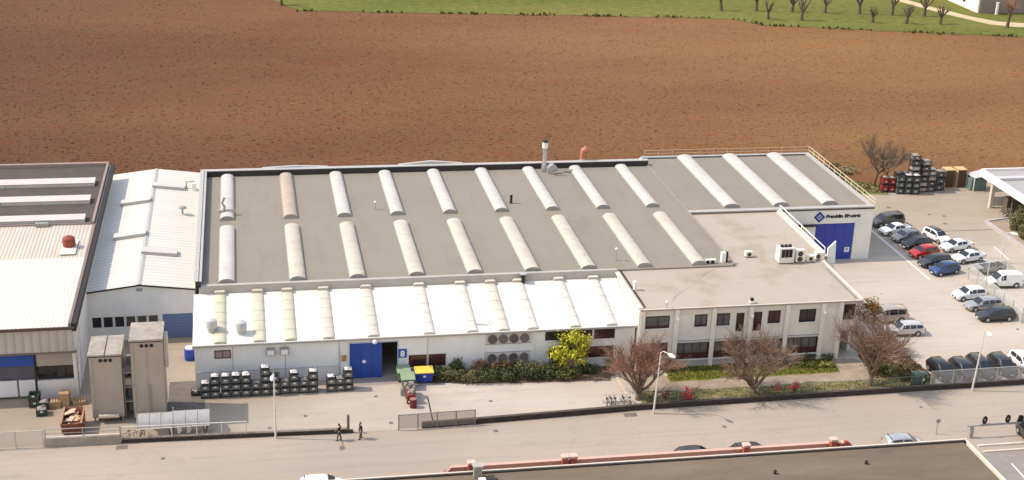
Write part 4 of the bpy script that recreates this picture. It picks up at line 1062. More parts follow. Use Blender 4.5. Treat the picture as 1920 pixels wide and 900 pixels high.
# brick wall and pillars on the near side of the road
brick = M("pink_brick", (.46, .25, .185), .9, .12, 3, bmp=.2)
brickp = M("red_brick_pillar", (.30, .075, .05), .9, .2, 3, bmp=.2)
capc = M("pillar_cap", (.60, .42, .34), .8, .1, 2)
t = thing("brick_wall", "long pink brick garden wall on the near side of the road", "wall", (38, 114.5, 0))
mb = MB(); mb.box(17.9, 57.6, 114.5, 114.75, 0, 2.15); mb.prism([(17.45, 113.9, 0), (17.9, 114.5, 0), (17.9, 114.75, 0), (17.2, 114.0, 0)], (0, 0, 2.15)); mb.box(17.2, 17.45, 109, 113.95, 0, 2.15); fixnormals(mb.build("wall", brick, t))
mb = MB(); mb.box(17.8, 57.7, 114.42, 114.83, 2.153, 2.24); mb.build("coping", M("brick_coping", (.58, .36, .29), .85, .1, 2), t)
for x, lab in ((19.7, "brick pillar with pale cap at the left end of the pink wall"), (28.75, "left brick pillar of the close pair in the pink wall"), (29.55, "right brick pillar of the close pair in the pink wall"), (46.85, "brick pillar between two dark car roofs in the pink wall"), (55.9, "brick pillar with pale cap near the right end of the pink wall")):
    t = thing("brick_pillar", lab, "pillar", (x, 114.3, 0), group="pillars of the pink brick wall")
    MB().box(x - .3, x + .3, 113.85, 114.41, 0, 2.75).build("shaft", brickp, t)
    mb = MB(); mb.box(x - .38, x + .38, 113.78, 114.5, 2.753, 2.84); mb.prism([(x - .36, 113.8, 2.86), (x + .36, 113.8, 2.86), (x + .36, 114.5, 2.86), (x - .36, 114.5, 2.86)], (0, 0, .08)); mb.build("cap", capc, t)
t = thing("wall_stub", "broken red brick stub at the right end of the pink wall", "wall", (57.2, 114.3, 0))
mb = MB(); mb.prism([(56.6, 114.1, 0), (57.9, 114.1, 0), (57.9, 114.1, 2.05), (57.4, 114.1, 2.5), (56.6, 114.1, 2.2)], (0, .35, 0)); fixnormals(mb.build("wall", brickp, t)); MB().box(56.5, 57.0, 114.05, 114.5, 2.3, 2.38).build("coping", capc, t)

# entrance gate with free standing letters, bottom right
t = thing("entrance_gate", "grey entrance bar carrying free standing black letters", "gate", (73, 117, 0))
mb = MB(); mb.box(72.1, 86, 117.42, 117.58, 1.32, 1.44); mb.build("beam", greym, t)
for x in (72.7, 80.4): MB().box(x - .18, x + .18, 117.35, 117.65, 0, 1.25).build("post", greym, t)
for ch, x in (("O", 73.75), ("O", 76.35), ("n", 77.75)):
    text("letter", ch, black, t, x, 117.5, 1.62, 1.0 if ch == "O" else 1.2, .14, .10, shear=.2, width=.52 if ch == "O" else .66)
MB().box(73.5, 82.0, 117.42, 117.55, 1.45, 1.55).build("letter_rail", greym, t)
mb = MB(); mb.box(72.6, 79.6, 115.55, 115.85, 0, .14); mb.box(72.6, 79.6, 114.35, 114.6, 0, .14); tag(mb.build("kerb", wallcap), kind="structure")
mb = MB(); mb.box(77.3, 77.6, 100, 114.3, 0, .14); tag(mb.build("driveway_kerb", wallcap), kind="structure")
t = thing("road_sign", "small grey road sign standing by the silver car", "sign", (69.7, 119.2, 0))
mb = MB(); mb.tube([(69.4, 118.6, 0), (69.4, 118.6, 1.3)], .05, 6); mb.build("post", greym, t); mb = MB(); mb.lathe((69.4, 118.55, 1.6), [(.26, .02), (.26, -.02)], 14, 'y'); mb.build("plate", greym, t)

# ================================================================== CARS
tyre = M("tyre", (.02, .02, .02), .8, .2, 4)
rimm = M("alloy_rim", (.42, .42, .43), .35, .1, 4, metal=.6)
carglass = M("car_glass", (.018, .02, .024), .06, .2, 1, spec=.7)
lampm = M("headlamp", (.70, .70, .72), .15, .08, 5, spec=.7)
tailm = M("tail_lamp", (.30, .015, .012), .2, .1, 5, spec=.6)
platem = M("number_plate", (.65, .65, .62), .5, .05, 5)
S = {
 # x, z_low, belt, top, half width, half roof width      (front = +x)
 "hatch": [(-2.02, .45, .74, .78, .66, .58), (-1.97, .30, .90, 1.00, .80, .66), (-1.80, .22, .95, 1.28, .84, .60), (-1.50, .2, .95, 1.45, .86, .61), (-.6, .2, .94, 1.51, .87, .63), (.1, .2, .93, 1.49, .87, .62), (.42, .2, .92, 1.41, .87, .61), (1.12, .2, .89, .97, .86, .72), (1.55, .2, .83, .88, .84, .68), (1.9, .25, .70, .75, .76, .6), (2.02, .32, .56, .60, .62, .5)],
 "wagon": [(-2.28, .45, .74, .78, .66, .58), (-2.22, .30, .90, 1.02, .80, .66), (-2.06, .22, .95, 1.30, .84, .60), (-1.80, .2, .95, 1.44, .86, .61), (-.6, .2, .93, 1.49, .87, .63), (.0, .2, .92, 1.47, .87, .62), (.35, .2, .91, 1.40, .87, .61), (1.12, .2, .87, .95, .86, .72), (1.65, .2, .81, .86, .84, .68), (2.1, .25, .69, .73, .76, .6), (2.26, .32, .55, .59, .62, .5)],
 "sedan": [(-2.28, .45, .80, .84, .64, .56), (-2.22, .30, .88, .96, .80, .66), (-1.75, .22, .93, 1.02, .85, .70), (-1.05, .2, .93, 1.34, .86, .60), (-.6, .2, .92, 1.43, .87, .60), (.0, .2, .91, 1.43, .87, .60), (.35, .2, .90, 1.36, .87, .60), (1.12, .2, .87, .95, .86, .72), (1.65, .2, .81, .86, .84, .68), (2.1, .25, .69, .73, .76, .6), (2.26, .32, .55, .59, .62, .5)],
 "suv": [(-2.20, .5, .84, .88, .68, .6), (-2.14, .34, 1.00, 1.12, .84, .70), (-1.95, .28, 1.05, 1.42, .88, .64), (-1.65, .26, 1.05, 1.60, .90, .66), (-.6, .26, 1.03, 1.66, .91, .68), (.1, .26, 1.02, 1.64, .91, .67), (.42, .26, 1.01, 1.56, .91, .66), (1.12, .26, .99, 1.07, .90, .76), (1.65, .26, .94, .99, .88, .72), (2.05, .3, .80, .85, .80, .64), (2.18, .38, .62, .66, .66, .54)],
 "mpv": [(-2.42, .45, .84, .90, .70, .62), (-2.37, .30, 1.02, 1.20, .86, .74), (-2.25, .24, 1.06, 1.60, .90, .70), (-2.0, .22, 1.06, 1.78, .92, .72), (-.6, .22, 1.04, 1.84, .93, .74), (.35, .22, 1.02, 1.80, .93, .73), (.72, .22, 1.01, 1.68, .93, .71), (1.50, .22, .98, 1.06, .91, .76), (1.95, .22, .90, .95, .88, .72), (2.30, .26, .76, .80, .80, .64), (2.42, .34, .58, .62, .66, .54)],
 "van": [(-2.2, .45, .84, .90, .74, .68), (-2.18, .28, 1.02, 1.5, .86, .78), (-2.14, .22, 1.06, 1.76, .89, .76), (-1.9, .22, 1.06, 1.84, .90, .78), (-.6, .22, 1.04, 1.86, .91, .78), (.30, .22, 1.02, 1.84, .91, .76), (.62, .22, 1.01, 1.70, .91, .73), (1.35, .22, .98, 1.06, .89, .74), (1.75, .22, .88, .93, .86, .70), (2.08, .26, .74, .78, .78, .62), (2.2, .34, .56, .60, .64, .52)],
 "pickup": [(-2.5, .5, .90, .92, .84, .80), (-2.46, .38, .98, 1.00, .88, .84), (-.95, .3, 1.0, 1.02, .90, .86), (-.90, .26, 1.0, 1.05, .90, .84), (-.72, .26, 1.0, 1.66, .90, .68), (.1, .26, 1.0, 1.72, .91, .68), (.42, .26, .99, 1.64, .91, .66), (1.12, .26, .98, 1.06, .90, .76), (1.85, .26, .94, .99, .88, .74), (2.35, .3, .82, .86, .82, .66), (2.5, .38, .62, .66, .70, .56)],
}
WIN = {"hatch": (-1.55, 1.05, (-.45,), 3, 6), "wagon": (-1.95, 1.05, (-1.15, -.35), 3, 6), "sedan": (-1.15, 1.05, (-.3,), 3, 6), "suv": (-1.75, 1.05, (-1.0, -.3), 3, 6), "mpv": (-2.05, 1.4, (-1.0, .1), 3, 6), "van": (.05, 1.25, (), 3, 6), "pickup": (-.70, 1.05, (-.2,), 4, 6)}
WB = {"hatch": (-1.28, 1.28), "wagon": (-1.36, 1.40), "sedan": (-1.36, 1.40), "suv": (-1.35, 1.38), "mpv": (-1.5, 1.55), "van": (-1.35, 1.42), "pickup": (-1.5, 1.62)}
def lerp_st(st, x):
    for a, b in zip(st, st[1:]):
        if a[0] <= x <= b[0]:
            t = (x - a[0]) / (b[0] - a[0])
            return tuple(p + (q - p) * t for p, q in zip(a, b))
    return st[0] if x < st[0][0] else st[-1]
def car(kind, colmat, label, x, y, heading, k=1.07, group=None, roofmat=None, cat="car"):
    st = S[kind]
    t = thing("parked_" + {"mpv": "minivan", "van": "van", "pickup": "pickup"}.get(kind, "car"), label, {"mpv": "minivan", "van": "van", "pickup": "pickup"}.get(kind, "car"), (x, y, 0.012), heading, group, local=True)
    def sp(p): return (p[0] * k, p[1] * k, p[2] * k)
    def ring(s):
        X, zl, be, tp, w, wt = s
        half = [(-.88 * w, zl), (-.985 * w, zl + .14), (-w, zl + (be - zl) * .62), (-.965 * w, be)]
        if tp - be > .2: half += [(-wt - .015, tp - .07), (-wt * .86, tp - .01), (-wt * .4, tp + .012)]
        else: half += [(-wt - .02, be + (tp - be) * .55), (-wt * .8, tp - .01), (-wt * .4, tp + .01)]
        return [(X, a, b) for a, b in half] + [(X, -a, b) for a, b in reversed(half)]
    P = []; F = []
    for s in st: P += [sp(p) for p in ring(s)]
    n = 14
    for i in range(len(st) - 1):
        for j in range(n - 1):
            a = i * n + j; F.append((a, a + 1, a + n + 1, a + n))
        F.append((i * n + n - 1, i * n, (i + 1) * n, (i + 1) * n + n - 1))
    F.append(tuple(range(n - 1, -1, -1))); L = (len(st) - 1) * n; F.append(tuple(range(L, L + n)))
    mb = MB(); mb.add(P, F)
    body = fixnormals(mb.build("body", colmat, t, True, angle=38))
    xr, xf, pill, ir, iw = WIN[kind]
    # glass
    def wq(name, pts, parent=t, m_=carglass):
        mb = MB(); mb.poly([sp(p) for p in pts]); return mb.build(name, m_, parent)
    def side(x_, f, sgn):
        s = lerp_st(st, x_); X, zl, be, tp, w, wt = s
        z0, z1 = be + .02, tp - .085
        ww = .965 * w + (wt + .015 - .965 * w) * f
        return (X, sgn * (ww + .013), z0 + max(.0, z1 - z0) * f)
    cuts = [xr] + list(pill) + [xf]
    for sgn in (1, -1):
        for a, b in zip(cuts, cuts[1:]):
            a2, b2 = a + .04, b - .04
            xs = [a2 + (b2 - a2) * i / 4 for i in range(5)]
            lo = [side(v, .06, sgn) for v in xs]; hi = [side(v, .93, sgn) for v in xs]
            mb = MB(); mb.add([sp(p) for p in lo + hi], [(i, i + 1, 6 + i, 5 + i) for i in range(4)]); mb.build("side_window", carglass, t)
    # windscreen between the roof front and the cowl
    s0 = st[iw]; s1 = st[iw + 1]
    def top(s, f, dz=.016): return (s[0], f * s[5] * .9, s[3] + dz)
    nd = .03
    ws = MB()
    ws.add([sp((s0[0] + .05, -s0[5] * .92, s0[3] - .02 + nd)), sp((s0[0] + .05, s0[5] * .92, s0[3] - .02 + nd)), sp((s1[0] - .03, s1[5] * 1.0, s1[3] + .015 + nd)), sp((s1[0] - .03, -s1[5] * 1.0, s1[3] + .015 + nd))], [(0, 1, 2, 3)])
    ws.build("windscreen", carglass, t)
    if kind not in ("van", "pickup"):
        a, b_ = (st[2], st[3]) if kind != "sedan" else (st[2], st[3])
        rw = MB()
        rw.add([sp((b_[0] - .03, -b_[5] * .88, b_[3] - .01 + nd)), sp((b_[0] - .03, b_[5] * .88, b_[3] - .01 + nd)), sp((a[0] - .035, a[5] * .92, a[3] + .0 + (.02 if kind == "sedan" else -.12))), sp((a[0] - .035, -a[5] * .92, a[3] + (.02 if kind == "sedan" else -.12)))], [(0, 1, 2, 3)])
        rw.build("rear_window", carglass, t)
    if roofmat:
        mb = MB(); q0, q1 = st[3], st[6]
        pts = []
        for s in (st[3], st[4], st[5], st[6]): pts += [sp((s[0], -s[5] * .84, s[3] + .022)), sp((s[0], s[5] * .84, s[3] + .022))]
        mb.add(pts, [(0, 2, 3, 1), (2, 4, 5, 3), (4, 6, 7, 5)]); mb.build("roof_panel", roofmat, t)
    if kind == "pickup":
        mb = MB(); mb.box(-2.36 * k, -.98 * k, -.74 * k, .74 * k, 1.012 * k, 1.03 * k); mb.build("load_bed", black, t)
        mb = MB()
        for yy in (-.8, .8): mb.tube([(-2.4 * k, yy * k, 1.0 * k), (-2.4 * k, yy * k, 1.5 * k), (-1.0 * k, yy * k, 1.5 * k), (-1.0 * k, yy * k, 1.0 * k)], .03, 5)
        mb.build("rack", greym, t)
    # wheels
    big = .33 if kind in ("hatch", "wagon", "sedan") else .37
    for xw in WB[kind]:
        for sgn in (1, -1):
            wy = lerp_st(st, xw)[4]
            yo = sgn * (wy - .09)
            mb = MB(); mb.lathe(sp((xw, yo, big)), [(big * .72 * k, -.11 * k), (big * k, -.09 * k), (big * k, .09 * k), (big * .72 * k, .11 * k)], 16, 'y')
            wh = mb.build("wheel", tyre, t, True)
            mb = MB(); ysd = yo + sgn * .112
            mb.lathe(sp((xw, ysd, big)), [(big * .66 * k, -.005 * sgn * k), (big * .60 * k, .008 * sgn * k), (.05 * k, .004 * sgn * k)], 14, 'y'); mb.build("rim", rimm, wh)
            # arch
            mb = MB(); pts = []
            for q in range(13):
                a = math.pi * q / 12; pts.append(sp((xw + (big + .06) * math.cos(a), sgn * (wy + .006), big - .02 + (big + .06) * math.sin(a))))
            mb.poly(pts); mb.build("wheel_arch", black, t)
    # lights, grille, plates, mirrors, sill
    fx = st[-2]; rx = st[1]
    for sgn in (1, -1):
        mb = MB(); c = (fx[0] - .03, sgn * fx[4] * .80, fx[2] - .04)
        mb.add([sp(p) for p in ((c[0] - .17, c[1] + sgn * .15, c[2] + .06), (c[0] + .09, c[1] + sgn * .02, c[2] + .00), (c[0] + .10, c[1] - sgn * .22, c[2] - .03), (c[0] - .10, c[1] - sgn * .16, c[2] + .10),
                                 (c[0] - .14, c[1] + sgn * .16, c[2] - .10), (c[0] + .10, c[1] + sgn * .04, c[2] - .13), (c[0] + .12, c[1] - sgn * .21, c[2] - .14))], [(0, 1, 2, 3), (0, 4, 5, 1), (1, 5, 6, 2)])
        mb.build("headlight", lampm, t)
        mb = MB(); mb.box(*[v * k for v in (rx[0] - .035, rx[0] + .10, min(sgn * rx[4] * .62, sgn * (rx[4] + .01)), max(sgn * rx[4] * .62, sgn * (rx[4] + .01)), rx[2] - .22, rx[2] + .02)]); mb.build("tail_light", tailm, t)
        s = lerp_st(st, xf - .35); mb = MB(); yy = sgn * (s[4] + .09)
        mb.box(*[v * k for v in (xf - .42, xf - .28, yy - .10, yy + .10, s[2] + .03, s[2] + .17)]); mb.build("mirror", colmat, t)
    mb = MB(); mb.box(*[v * k for v in (st[-1][0] - .06, st[-1][0] + .012, -.45, .45, st[-1][1] + .01, st[-1][2] - .02)]); mb.build("grille", black, t)
    mb = MB(); mb.box(*[v * k for v in (st[-1][0] + .013, st[-1][0] + .03, -.24, .24, st[-1][1] + .06, st[-1][1] + .16)]); mb.build("number_plate", platem, t)
    w_ = st[5][4]
    for sgn in (1, -1): MB().box(*[v * k for v in (WB[kind][0] + .42, WB[kind][1] - .42, min(sgn * (w_ - .03), sgn * (w_ + .004)), max(sgn * (w_ - .03), sgn * (w_ + .004)), .2, .33)]).build("sill", black, t)
    return t
C = dict(white=paint("car_white", (.78, .78, .77)), black=paint("car_black", (.012, .012, .014)), dgrey=paint("car_dark_grey", (.055, .055, .06), metal=.3), grey=paint("car_grey", (.20, .20, .205), metal=.4), silver=paint("car_silver", (.50, .50, .49), metal=.5), red=paint("car_red", (.42, .018, .015)), blue=paint("car_blue", (.035, .075, .19), metal=.3), vgrey=paint("van_grey", (.10, .095, .092), metal=.2), beige=paint("car_beige", (.44, .38, .33), metal=.3), lilac=paint("car_pale_silver", (.56, .535, .53), metal=.2), char=paint("car_charcoal", (.03, .032, .034)), pgrey=paint("pickup_grey", (.40, .385, .36), metal=.2), smoke=paint("car_smoke", (.42, .41, .40), metal=.5))
gA = "cars parked in the row beside the hall"
car("mpv", C["vgrey"], "dark grey minivan at the far end of the row beside the hall", 91.3, 178.7, 190, 1.05, gA)
car("sedan", C["white"], "white car between the dark grey minivan and the silver hatchback", 91.0, 175.4, 193, 1.05, gA)
car("hatch", C["grey"], "mid grey hatchback behind the black car in the row beside the hall", 91.4, 172.5, 193, 1.05, gA)
car("hatch", C["black"], "black hatchback parked next to the red car", 91.6, 169.6, 193, 1.05, gA)
car("hatch", C["red"], "bright red hatchback, the only red car in the car park", 91.2, 166.5, 193, 1.05, gA)
car("wagon", C["dgrey"], "dark grey estate car parked between the red and the blue car", 91.1, 163.2, 193, 1.05, gA)
car("hatch", C["blue"], "blue hatchback at the near end of the row beside the hall", 91.15, 160.35, 195, 1.05, gA)
gB = "cars parked in the second row of the car park"
car("hatch", C["white"], "white car with black roof turned end on to the others", 95.9, 172.2, 285, 1.08, gB, roofmat=carglass)
car("sedan", C["white"], "white saloon between the black roofed car and another white saloon", 97.0, 168.4, 193, 1.06, gB)
car("sedan", C["white"], "white saloon parked beside the grey pickup", 96.6, 164.2, 193, 1.06, gB)
car("pickup", C["pgrey"], "grey pickup with open load bed behind the mesh fence", 97.2, 160.2, 188, 1.0, gB)
car("van", C["white"], "white panel van behind the frosted panel fence", 97.0, 155.4, 177, 1.06, gB)
gC = "cars parked against the frosted panel fence"
car("hatch", C["white"], "white hatchback parked against the frosted panel fence", 90.4, 151.9, 184, 1.08, gC)
car("wagon", C["smoke"], "silver grey estate between the white hatchback and the black estate", 90.5, 148.6, 182, 1.05, gC)
car("wagon", C["char"], "black estate car at the near end of the panel fence", 90.5, 145.4, 181, 1.06, gC)
gD = "cars parked beside the office corner"
car("mpv", C["beige"], "beige grey minivan partly behind the ochre shrub by the office", 76.5, 146.5, 180, 1.06, gD)
car("wagon", C["lilac"], "pale silver estate car beside the low spreading shrub", 77.0, 142.6, 178, 1.06, gD)
gE = "row of cars nosed up to the roadside fence"
car("hatch", C["black"], "black car at the left end of the row along the roadside fence", 76.4, 131.5, 273, 1.08, gE)
car("hatch", C["char"], "charcoal car, second from the left along the roadside fence", 79.0, 131.4, 272, 1.06, gE)
car("wagon", C["dgrey"], "dark grey car behind the pale street lamp pole", 81.5, 131.9, 271, 1.04, gE)
car("hatch", C["char"], "black car parked directly left of the white roadside car", 84.1, 131.9, 271, 1.08, gE)
car("hatch", C["white"], "white car at the right end of the row along the roadside fence", 87.0, 132.3, 271, 1.08, gE)
gF = "cars standing along the near side of the road"
car("hatch", C["white"], "white car cut off by the bottom edge of the photo", 5.9, 115.4, 0, 1.06, gF)
car("hatch", C["char"], "dark car with only its roof above the pink wall, left of the brick pillar", 42.6, 116.3, 0, 1.06, gF)
car("hatch", C["char"], "dark car with only its roof above the pink wall, right of the brick pillar", 48.4, 116.3, 0, 1.06, gF)
car("hatch", C["silver"], "silver car behind the corner of the taupe roof", 64.6, 116.2, 0, 1.06, gF)
car("suv", C["dgrey"], "dark grey car coming out under the entrance letters at the right edge", 78.9, 116.2, 265, 1.04, gF)

# ================================================================== CRATES, PALLETS, BINS, SKIP, SHELTER
cr_body = [M("crate_grey_%d" % i, c_, .65, .15, 2) for i, c_ in enumerate([(.17, .165, .15), (.21, .20, .185), (.15, .15, .14)])]
cr_frame = M("crate_frame", (.045, .042, .04), .6, .2, 3)
load_w = M("white_wrapped_load", (.58, .545, .52), .5, .12, 3, bmp=.4)
load_j = M("scrap_load", (.28, .25, .22), .8, .5, 6, bmp=.5)
def crate(loc, label, group, body, load=None, sx=.92, sy=.95, sz=.74, rz=0):
    t = thing("crate", label, "crate", loc, rz, group, local=True)
    b_ = MB()
    b_.box(-sx / 2 + .05, sx / 2 - .05, -sy / 2 + .05, sy / 2 - .05, .12, .17)
    for s in (-1, 1):
        b_.box(min(s * (sx / 2 - .09), s * (sx / 2 - .05)), max(s * (sx / 2 - .09), s * (sx / 2 - .05)), -sy / 2 + .05, sy / 2 - .05, .17, sz - .05)
        b_.box(-sx / 2 + .09, sx / 2 - .09, min(s * (sy / 2 - .09), s * (sy / 2 - .05)), max(s * (sy / 2 - .09), s * (sy / 2 - .05)), .17, sz - .05)
    b_.build("box", body, t)
    f = MB()
    for a in (-1, 1):
        for c_ in (-1, 1): f.box(a * sx / 2 - .045, a * sx / 2 + .045, c_ * sy / 2 - .045, c_ * sy / 2 + .045, 0, sz)
        f.box(-sx / 2 + .045, sx / 2 - .045, a * sy / 2 - .03, a * sy / 2 + .03, sz - .07, sz); f.box(-sx / 2 + .045, sx / 2 - .045, a * sy / 2 - .03, a * sy / 2 + .03, .10, .17); f.box(a * sx / 2 - .03, a * sx / 2 + .03, -sy / 2 + .045, sy / 2 - .045, sz - .07, sz); f.box(a * sx / 2 - .03, a * sx / 2 + .03, -sy / 2 + .045, sy / 2 - .045, .10, .17)
    f.build("frame", cr_frame, t)
    MB().box(-.14, .14, -sy / 2 - .035, -sy / 2 + .048, .42, .58).build("label_plate", platem, t)
    if load:
        l_ = MB(); n = 4; P = []
        for i in range(n + 1):
            for j in range(n + 1):
                e = i in (0, n) or j in (0, n)
                P.append((-sx / 2 + .08 + (sx - .16) * i / n, -sy / 2 + .08 + (sy - .16) * j / n, sz - .06 + ((.30 if load is load_w else .05) if e else (.42 if load is load_w else .16) + rng.uniform(-.07, .1))))
        l_.add(P, [(i * (n + 1) + j, (i + 1) * (n + 1) + j, (i + 1) * (n + 1) + j + 1, i * (n + 1) + j + 1) for i in range(n) for j in range(n)])
        l_.build("load", load, t)
    return t
ORD = ["first", "second", "third", "fourth", "fifth", "sixth", "seventh", "eighth", "ninth", "tenth", "eleventh", "twelfth", "thirteenth", "fourteenth", "fifteenth"]
LV = {1: ["single"], 2: ["lower", "upper"], 3: ["bottom", "middle", "top"], 4: ["bottom", "second lowest", "third lowest", "top"]}
stacks = [(-5.15, 2, 'w'), (-4.12, 3, 'w'), (-3.05, 3, 'w'), (-1.98, 3, 'w'), (-.92, 3, 'w'), (.10, 2, 'j'), (1.10, 4, 'w'), (2.08, 3, None), (3.12, 2, 'j'), (4.12, 3, 'w'), (5.10, 2, 'j'), (6.08, 3, 'w'), (8.02, 2, 'w'), (8.95, 2, 'j'), (9.85, 3, 'w')]
protos = {}
for i, (x, n, top_) in enumerate(stacks):
    for k in range(n):
        last = k == n - 1
        ld = {'w': load_w, 'j': load_j, None: None}[top_] if last else None
        what = "crate with white load" if ld is load_w else "crate full of scrap" if ld is load_j else "empty topped crate" if last else "dark grey crate"
        lab = f"{what}, {LV[n][k]} in the {ORD[i]} stack along the annex wall"
        if n == 1: lab = f"{what}, single in the {ORD[i]} place along the annex wall"
        key = (i + k) % 3, ld is not None and ld.name
        loc = (x + rng.uniform(-.03, .03), 135.95 + .02 * i * 0 + rng.uniform(-.05, .05), .01 + k * .745)
        if key in protos and ld is None: copy_tree(protos[key], loc, rng.uniform(-1.5, 1.5), lab)
        else:
            c_ = crate(loc, lab, "crates stacked along the annex wall", cr_body[(i + k) % 3], ld, rz=rng.uniform(-1.5, 1.5))
            protos.setdefault(key, c_)
crate((-6.2, 136.6, .01), "small low dark crate left of the first stack by the annex", "crates stacked along the annex wall", cr_body[2], load_j, .8, .7, .55)
t = thing("blue_drums", "blue drum standing at the corner between workshop and annex", "drum", (-7.0, 145.2, 0))
f = MB(); f.lathe((-7.0, 145.2, 0), [(.55, 0), (.6, .05), (.6, .5), (.63, .55), (.6, .6), (.6, 1.3), (.5, 1.35)], 14); f.build("barrel", M("drum_blue", (.03, .07, .35), .4, .1, 2), t, True); f = MB(); f.lathe((-7.0, 145.2, 1.35), [(.5, 0), (.5, .12), (.3, .14)], 14); f.build("lid", white, t)

def bin4(x, y, label, bodym, lidm, sx=1.45, sy=1.15, h=1.25, rz=0):
    t = thing("waste_container", label, "waste container", (x, y, 0.012), rz, "waste containers", local=True)
    b_ = MB(); z0, z1 = .22, h
    P = [(-sx * .42, -sy * .38, z0), (sx * .42, -sy * .38, z0), (sx * .42, sy * .38, z0), (-sx * .42, sy * .38, z0), (-sx / 2, -sy / 2, z1), (sx / 2, -sy / 2, z1), (sx / 2, sy / 2, z1), (-sx / 2, sy / 2, z1)]
    b_.add(P, [(3, 2, 1, 0), (0, 1, 5, 4), (1, 2, 6, 5), (2, 3, 7, 6), (3, 0, 4, 7), (4, 5, 6, 7)]); b_.build("body", bodym, t)
    l_ = MB(); l_.prism([(-sx / 2 - .05, -sy / 2 - .06, z1 + .003), (-sx / 2 - .05, sy / 2 + .04, z1 + .003), (-sx / 2 - .05, sy / 2 + .04, z1 + .22), (-sx / 2 - .05, 0, z1 + .2), (-sx / 2 - .05, -sy / 2 - .06, z1 + .06)], (sx + .1, 0, 0)); fixnormals(l_.build("lid", lidm, t))
    for a in (-1, 1):
        for c_ in (-1, 1):
            w_ = MB(); w_.lathe((a * sx * .36, c_ * sy * .3, .11), [(.11, -.04), (.11, .04)], 10, 'y'); w_.build("wheel", tyre, t)
    h_ = MB()
    for a in (-1, 1): h_.tube([(a * (sx / 2 + .06), -.2, z1 - .1), (a * (sx / 2 + .1), 0, z1 - .06), (a * (sx / 2 + .06), .2, z1 - .1)], .03, 5)
    h_.build("handle", greym, t)
    return t
gl_ = M("bin_green_lid", (.25, .33, .20), .5, .12, 2); gb_ = M("bin_green", (.14, .20, .12), .5, .12, 2)
bin4(15.95, 137.3, "green lidded waste container nearest the annex wall", gb_, gl_, 1.4, 1.5)
bin4(16.2, 135.6, "green lidded waste container standing in front of the other green one", gb_, gl_, 1.4, 1.5)
t = bin4(18.1, 136.7, "blue waste container with bright yellow lid", M("bin_blue", (.025, .05, .30), .45, .1, 2), M("bin_yellow", (.66, .52, .08), .5, .08, 2), 1.9, 1.35, 1.35)
MB().box(-.14, .14, -.66, -.60, .85, 1.05).build("sticker", white, t)
t = thing("hand_cart", "rusty red cart loaded with scrap in front of the green containers", "cart", (16.2, 132.6, 0))
rust = M("rusty_red", (.20, .045, .03), .8, .3, 4)
mb = MB(); mb.box(15.7, 16.6, 131.6, 133.3, .45, 1.1); mb.build("tray", rust, t)
mb = MB()
for k in range(16): mb.obox((15.75 + rng.random() * .8, 131.9 + rng.random() * 2.0, .9 + rng.random() * .5), .1 + rng.random() * .4, .1 + rng.random() * .4, .1 + rng.random() * .35, rng.uniform(0, 90))
mb.build("scrap", load_j, t)
for x in (15.75, 16.55):
    for y in (131.9, 133.0):
        w_ = MB(); w_.tube([(x - .06, y, .24), (x + .06, y, .24)], .22, 12); w_.build("wheel", tyre, t)
mb = MB(); mb.tube([(16.15, 131.6, .6), (16.5, 130.9, .3)], .05, 6); mb.build("drawbar", greym, t)
t = thing("oil_drum", "dark red drum standing before the scrap cart", "drum", (16.3, 131.2, 0))
f = MB(); f.lathe((16.25, 131.0, 0), [(.36, 0), (.36, .38), (.39, .42), (.36, .46), (.36, 1.0)], 14); f.build("barrel", M("drum_dark_red", (.13, .02, .018), .5, .2, 3), t, True); f = MB(); f.lathe((16.25, 131.0, 1.0), [(.36, 0), (.3, .02), (.05, .03)], 14); f.build("lid", M("drum_lid", (.33, .15, .12), .6, .15, 3), t)
for a, (x, y) in enumerate(((15.6, 133.9), (16.5, 134.0))):
    t = thing("scrap_box", ("grey scrap box left behind the red cart", "grey scrap box right behind the red cart")[a], "box", (x, y, 0))
    mb = MB(); mb.box(x - .36, x + .36, y - .3, y + .3, 0, .8); mb.build("box", greym, t)
    mb = MB(); [mb.obox((x + rng.uniform(-.25, .25), y + rng.uniform(-.2, .2), .8), .25, .2, .25, rng.uniform(0, 90)) for _ in range(4)]; mb.build("scrap", load_j, t)

wood = M("pallet_wood", (.42, .27, .15), .85, .2, 3, stretch=(.4, 1, 1)); wood2 = M("grey_pallet_wood", (.22, .16, .12), .85, .25, 3)
def pallets(x, y, n, label, mat, rz=0, group=None, sx=1.25, sy=1.0):
    t = thing("pallet_stack", label, "pallet stack", (x, y, .01), rz, group, local=True)
    for k in range(n):
        mb = MB(); z = k * .15
        for j in range(3): mb.box(-sx / 2, sx / 2, -sy / 2 + j * (sy - .12) / 2, -sy / 2 + .12 + j * (sy - .12) / 2, z, z + .10)
        for j in range(5): mb.box(-sx / 2 + j * (sx - .18) / 4, -sx / 2 + .18 + j * (sx - .18) / 4, -sy / 2 + .002, sy / 2 - .002, z + .102, z + .135)
        mb.build("pallet", mat, t)
    return t
gP = "pallet stacks before the left factory"
pallets(-20.4, 135.6, 5, "light wooden pallet stack beside the green crates at the left factory", wood, 4, gP)
pallets(-19.4, 135.9, 10, "tall light wooden pallet stack before the white wall", wood, -3, gP, 1.0, 1.1)
pallets(-18.0, 136.0, 3, "low light wooden pallet stack at the end of the white wall", wood, 6, gP)
grc = [M("green_crate", (.05, .085, .05), .6, .2, 2)]
crate((-22.4, 136.0, .01), "dark green crate farthest left before the left factory", "green crates", grc[0], load_j, 1.0, 1.0, .8, 3)
crate((-22.4, 136.0, .82), "dark green crate lying on top of the leftmost green crate", "green crates", grc[0], None, 1.0, 1.0, .6, -4)
crate((-21.4, 135.4, .01), "dark green crate next to the light pallet stack", "green crates", grc[0], load_j, 1.0, 1.0, .8, -3)
